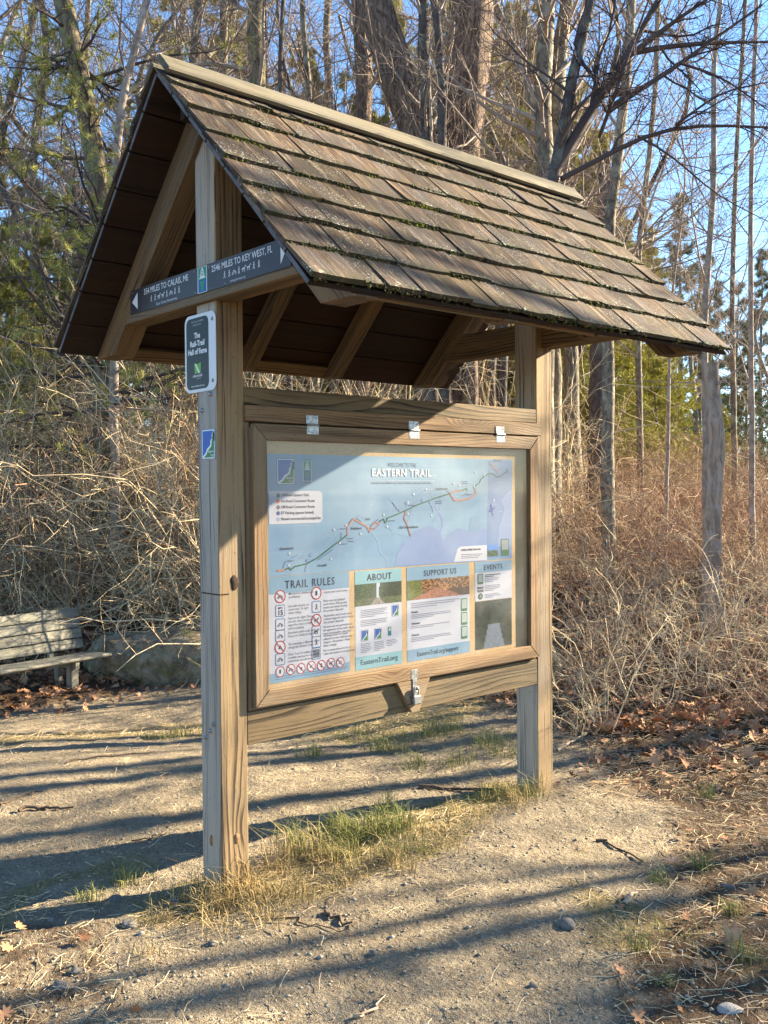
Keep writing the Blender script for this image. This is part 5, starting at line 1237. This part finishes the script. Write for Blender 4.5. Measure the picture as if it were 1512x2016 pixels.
tree('bare_tree', line_px([(655, 960), (660, 300), (640, 100), (650, -100)], 20), .09, .07, 'bark_grey', 'branch', 'distant grey trunk left of the narrow shaggy trunk', seed=24, nb=14, t0=.3)
tree('bare_tree', line_px([(1262, 960), (1255, 500), (1290, 200), (1300, -100)], 17), .06, .04, 'bark_grey', 'branch', 'far slim trunk right of the slender grey trunk', seed=25, nb=14, t0=.3)
tree('bare_tree', line_px([(1450, 960), (1440, 600), (1450, 300), (1470, -50)], 16), .05, .03, 'bark_grey', 'branch', 'far slim trunk between the two pale thin trunks', seed=26, nb=14, t0=.3)

# --- the leaning pine at the left
def leaning_pine():
    g = np.random.default_rng(77); ln = line_px([(205, 960), (208, 600), (200, 420), (185, 300), (168, 190), (140, 80), (112, -60)], 13.5); base = np.array(ln[0]); pts = np.array(ln)-base
    e = empty('pine_tree', tuple(base)); tag(e, 'dark leaning pine with drooping boughs at the left, behind the roof', 'tree')
    P = trunk_line(pts, 22); R = np.linspace(.19, .13, 22); V, F, v = tubes(P[None], R[None], 14); link('trunk', mkmesh('trunk', V, F, M['bark_green'], smooth=True), e)
    B, BR = child(g, P[None], R[None], 46, .25, 1, (.16, .36), (1.0, 1.7), 9, .13, .0, .2, .2, minr=.008); parts = [tubes(B, BR, 6, g.uniform(0, 1, len(B)))]
    B1, R1 = child(g, B, BR, 9, .15, 1, (.25, .5), (.5, 1.2), 6, .18, .0, .5, .4, minr=.004); parts.append(tubes(B1, R1, 3, g.uniform(0, 1, len(B1))))
    B2, R2 = child(g, B1, R1, 5, .15, 1, (.3, .6), (.5, 1.2), 4, .2, .0, .6, .5, minr=.003); parts.append(tubes(B2, R2, 3, g.uniform(0, 1, len(B2))))
    V, F, v = merge(parts); link('crown', mkmesh('crown', V, F, M['branch_dark'], {'v': ('FLOAT', v)}), e)
    sel = B2[g.uniform(0, 1, len(B2)) < .38]; NV, NF = needles(g, sel, 60, .11, .006); link('foliage', mkmesh('foliage', NV, NF, M['needle'], {'v': ('FLOAT', np.repeat(g.uniform(0, 1, len(NF)), 3))}), e)
leaning_pine()

# --- pines behind
PM = [pine_meshes(41, 13, .16, .12, 100, 3.0, 20, .16, .017), pine_meshes(42, 10, .13, .06, 90, 2.9, 20, .16, .017), pine_meshes(43, 16, .2, .25, 100, 3.6, 20, .17, .02, 'bark_grey')]
PF = [pine_meshes(44, 17, .22, .15, 90, 3.2, 8, .3, .03, 'bark_grey', 'needle2', 6), pine_meshes(45, 14, .2, .1, 85, 3.0, 8, .3, .03, 'bark_grey', 'needle2', 6)]
g = np.random.default_rng(5)
for i, (px, D, k, sc) in enumerate(((1180, 22, 0, .72), (1040, 29, 0, 1.3), (760, 27, 0, 1.3), (455, 24, 0, 1.1), (350, 27, 2, 1.1), (-20, 20, 0, .8), (150, 20, 0, .62), (1290, 24, 1, .5), (1420, 25, 1, .38), (15, 16, 1, .62), (95, 17.5, 0, .55), (-60, 15, 1, .7), (940, 25, 1, 1.3), (1010, 24, 1, 1.25), (1100, 25, 1, 1.3), (1160, 26, 1, 1.2), (1225, 27, 1, .8), (640, 25, 1, 1.2), (545, 26, 0, 1.0), (880, 26, 0, 1.2), (165, 23, 1, .8), (60, 24, 0, .8), (800, 24, 0, .85), (960, 22, 0, .95), (1010, 26, 2, .85), (1130, 23, 0, .78), (1180, 28, 1, 1.0), (1060, 31, 2, .95), (620, 27, 2, .9), (500, 29, 2, .85), (700, 31, 0, 1.1), (1240, 27, 1, .9), (380, 26, 1, .95), (1270, 34, 0, .85), (250, 30, 2, .8), (880, 29, 2, .95), (560, 22, 1, .85))):
    x, y = gp(px, D); pine_thing(PM[k], (x, y, hz(x, y)-.1), g.uniform(0, 6), sc, 'yellow green pine standing among the bare trees behind the thicket', 'green pines behind the thicket')
for i, (px, D, k, sc) in enumerate(((1345, 48, 0, .93), (1400, 52, 1, 1.0), (1450, 44, 1, .75), (1500, 50, 0, .8), (1300, 55, 1, .9), (1550, 46, 1, .8), (1230, 60, 0, .85), (1380, 38, 1, .55), (1470, 36, 1, .5), (1330, 40, 1, .5))):
    x, y = gp(px, D); pine_thing(PF[k], (x, y, hz(x, y)-.1), g.uniform(0, 6), sc, 'bluish far off pine at the right, below the open sky', 'distant pines at the right')

# --- bare wood further back: four kinds of tree copied
def bare_variant(seed, H, r, bark, label, group):
    g_ = np.random.default_rng(seed); return tree('bare_tree', [(0, 0, -60), (g_.normal(0, .35), g_.normal(0, .35), H*.25-60), (g_.normal(0, .6), g_.normal(0, .6), H*.5-60), (g_.normal(0, 1), g_.normal(0, 1), H*.75-60), (g_.normal(0, 1.3), g_.normal(0, 1.3), H-60)], r, r*.3, bark, 'branch', label, group=group, seed=seed, nb=28, t0=.2, bl=(.16, .4), tw=(9, 7), minr=.005, seg=8)
GB = 'bare trees further back in the wood'; LBT = 'leafless grey tree standing further back in the wood'
protos = [bare_variant(201, 13, .11, 'bark_grey', LBT, GB), bare_variant(202, 11, .07, 'bark_dark', LBT, GB), bare_variant(203, 15, .14, 'bark_grey', LBT, GB), bare_variant(204, 9, .05, 'bark_pale', LBT, GB)]
for e in protos:                       # shift local meshes to the root
    pass
spots = []
g = np.random.default_rng(9)
for i in range(30):
    D = 19+26*(i/30)**1.1+g.uniform(-1, 1); px = -80+1680*((i*.618+.13) % 1)
    if 1215 < px < 1520 and D < 33: continue
    spots.append((px, D))
for px, D in ((-10, 16), (35, 18), (120, 17), (155, 19.5), (270, 16.5), (395, 18), (420, 21), (475, 19), (535, 17), (590, 21), (680, 18), (765, 17.5), (800, 20), (975, 18), (1020, 16.5), (1135, 18)): spots.append((px, D))
for i, (px, D) in enumerate(spots):
    p = protos[i % 4]; o = p if i < 4 else copy_tree(p)
    x, y = gp(px, D); o.location = (x, y, hz(x, y)-.05); o.rotation_euler = (0, 0, g.uniform(0, 6)); o.scale = (g.uniform(.85, 1.15),)*3

# trees standing to the right of the view, whose shadows stripe the path
GS = 'slim trees south of the kiosk'; LS = 'slim bare tree beyond the right edge of the view'
sp = tree('bare_tree', [(0, 0, -60), (.2, .1, -54), (.1, .3, -48)], .085, .03, 'bark_grey', 'branch', LS, group=GS, seed=301, nb=12, t0=.3, bl=(.12, .26), tw=(5, 3), minr=.005, seg=8)
first = True
for (y0, t, sc) in ((-.72, 12, .8), (-1.15, 15, 1.3), (-1.75, 11, .9), (-2.3, 17, 1.5), (1.35, 14, 1.6), (2.6, 13, 1.2), (3.35, 16, 1.5), (4.2, 14, 1.4), (-2.9, 13, 1.2), (1.95, 12, 1.3), (-3.4, 12, 1.8), (-.93, 18, .7), (-1.45, 13, .55), (-2.0, 14, .6), (-2.6, 11, .6), (.12, 25, .6), (.75, 23, .5), (2.95, 17, .7), (3.9, 12, .7)):
    o = sp if first else copy_tree(sp); first = False
    x, y = t, y0+SUN[1]/SUN[0]*t; o.location = (x, y, hz(x, y)-.05); o.rotation_euler = (0, 0, t*1.7); o.scale = (sc, sc, 1.05)

# --- the thicket: bare shrubs
SM = [shrub_mesh(61, 34, 2.7, 1.5, arch=-.03), shrub_mesh(62, 30, 3.0, 1.3), shrub_mesh(63, 36, 2.8, 2.2, arch=-.10), shrub_mesh(64, 26, 2.9, 1.7, 'twig2', arch=-.05, r0=.011), shrub_mesh(65, 26, 2.8, 2.0, 'twig2', arch=-.09)]
SMb = [shrub_mesh(68, 26, 2.6, 1.6, 'branch', arch=-.03), shrub_mesh(69, 24, 2.4, 1.8, 'branch', arch=-.05)]
SMf = [shrub_mesh(66, 12, 1.5, 1.1, r0=.0055, tw=4, arch=-.02), shrub_mesh(67, 11, 1.4, 1.5, 'twig2', r0=.0055, tw=4, arch=-.06)]
g = np.random.default_rng(21)
def shrub(px, D, m, sc, label, group, xy=None):
    x, y = xy if xy else gp(px, D); o = link('bare_shrub', m, None, (x, y, hz(x, y)-.02), (g.normal(0, .08), g.normal(0, .08), g.uniform(0, 6)), (sc, sc, sc*g.uniform(.9, 1.1))); tag(o, label, 'shrub', group)
LL = ('tangled straw coloured shrub in the thicket behind the bench and boulder', 'straw coloured shrubs at the left')
for i in range(42):
    D = 13.0+6.5*(i/38); px = -90+620*((i*.618+.37) % 1); shrub(px, D, SM[(i*7) % 3 if i % 5 else 4], g.uniform(1.3, 1.65), *LL)
LC = ('bare brush seen in the gap between the roof and the display case', 'brush behind the kiosk')
for i in range(14):
    D = 11.5+8*(i/14); px = 480+560*((i*.618+.2) % 1); shrub(px, D, SM[i % 5], g.uniform(.95, 1.2), *LC)
LR = ('tangled bare brown shrub in the thicket right of the far post', 'brown shrubs at the right')
for i in range(28):
    D = 11.4+8*(i/28)**.9; px = 1060+560*((i*.618+.6) % 1); sc = .66+.05*(D-11.4)+g.uniform(-.2, .15); shrub(px, D, SM[(3, 4, 3, 4, 2, 4, 3)[i % 7]], min(sc, 1.1), *LR)
LF = ('sparse low bare stems in the leaf litter at the front of the right thicket', 'low stems in the litter')
for i in range(26):
    D = 7.2+5*(i/26); px = 1120+470*((i*.618+.1) % 1); shrub(max(px, 1130+60*(7-D)), D, SMf[i % 2], g.uniform(.5, 1.1), *LF)
LB_ = ('grey brown brush far back under the trees', 'brush far back in the wood')
for i in range(30):
    D = 20+22*(i/30); px = -80+1680*((i*.618+.77) % 1); shrub(px, D, SMb[i % 2], g.uniform(.9, 1.4), *LB_)
LO = ('low bare shrub beyond the right edge of the view', 'shrubs beyond the right edge')
for i, (x, y, sc) in enumerate(((6.2, -1.5, .5), (7.2, -.9, .55), (5.6, -2.9, .42), (8.3, -.2, .6), (6.8, -2.2, .5), (8.5, -3.6, .7))): shrub(0, 0, SM[i % 5], sc, *LO, xy=(x, y))

# overhead wires at the right
for k, (ya, yb) in enumerate(((738, 742), (750, 752))):
    a, b = dep(1120, ya, 22), dep(1640, yb, 21); P = np.array([a+(b-a)*t-Z*.15*math.sin(PI*t) for t in np.linspace(0, 1, 14)]); V, F, v = tubes(P[None], np.full((1, 14), .008), 5)
    tag(link('power_line', mkmesh('power_line', V, F, M['bolt'])), ('upper' if k == 0 else 'lower')+' black wire crossing behind the thicket at the right', 'wire')
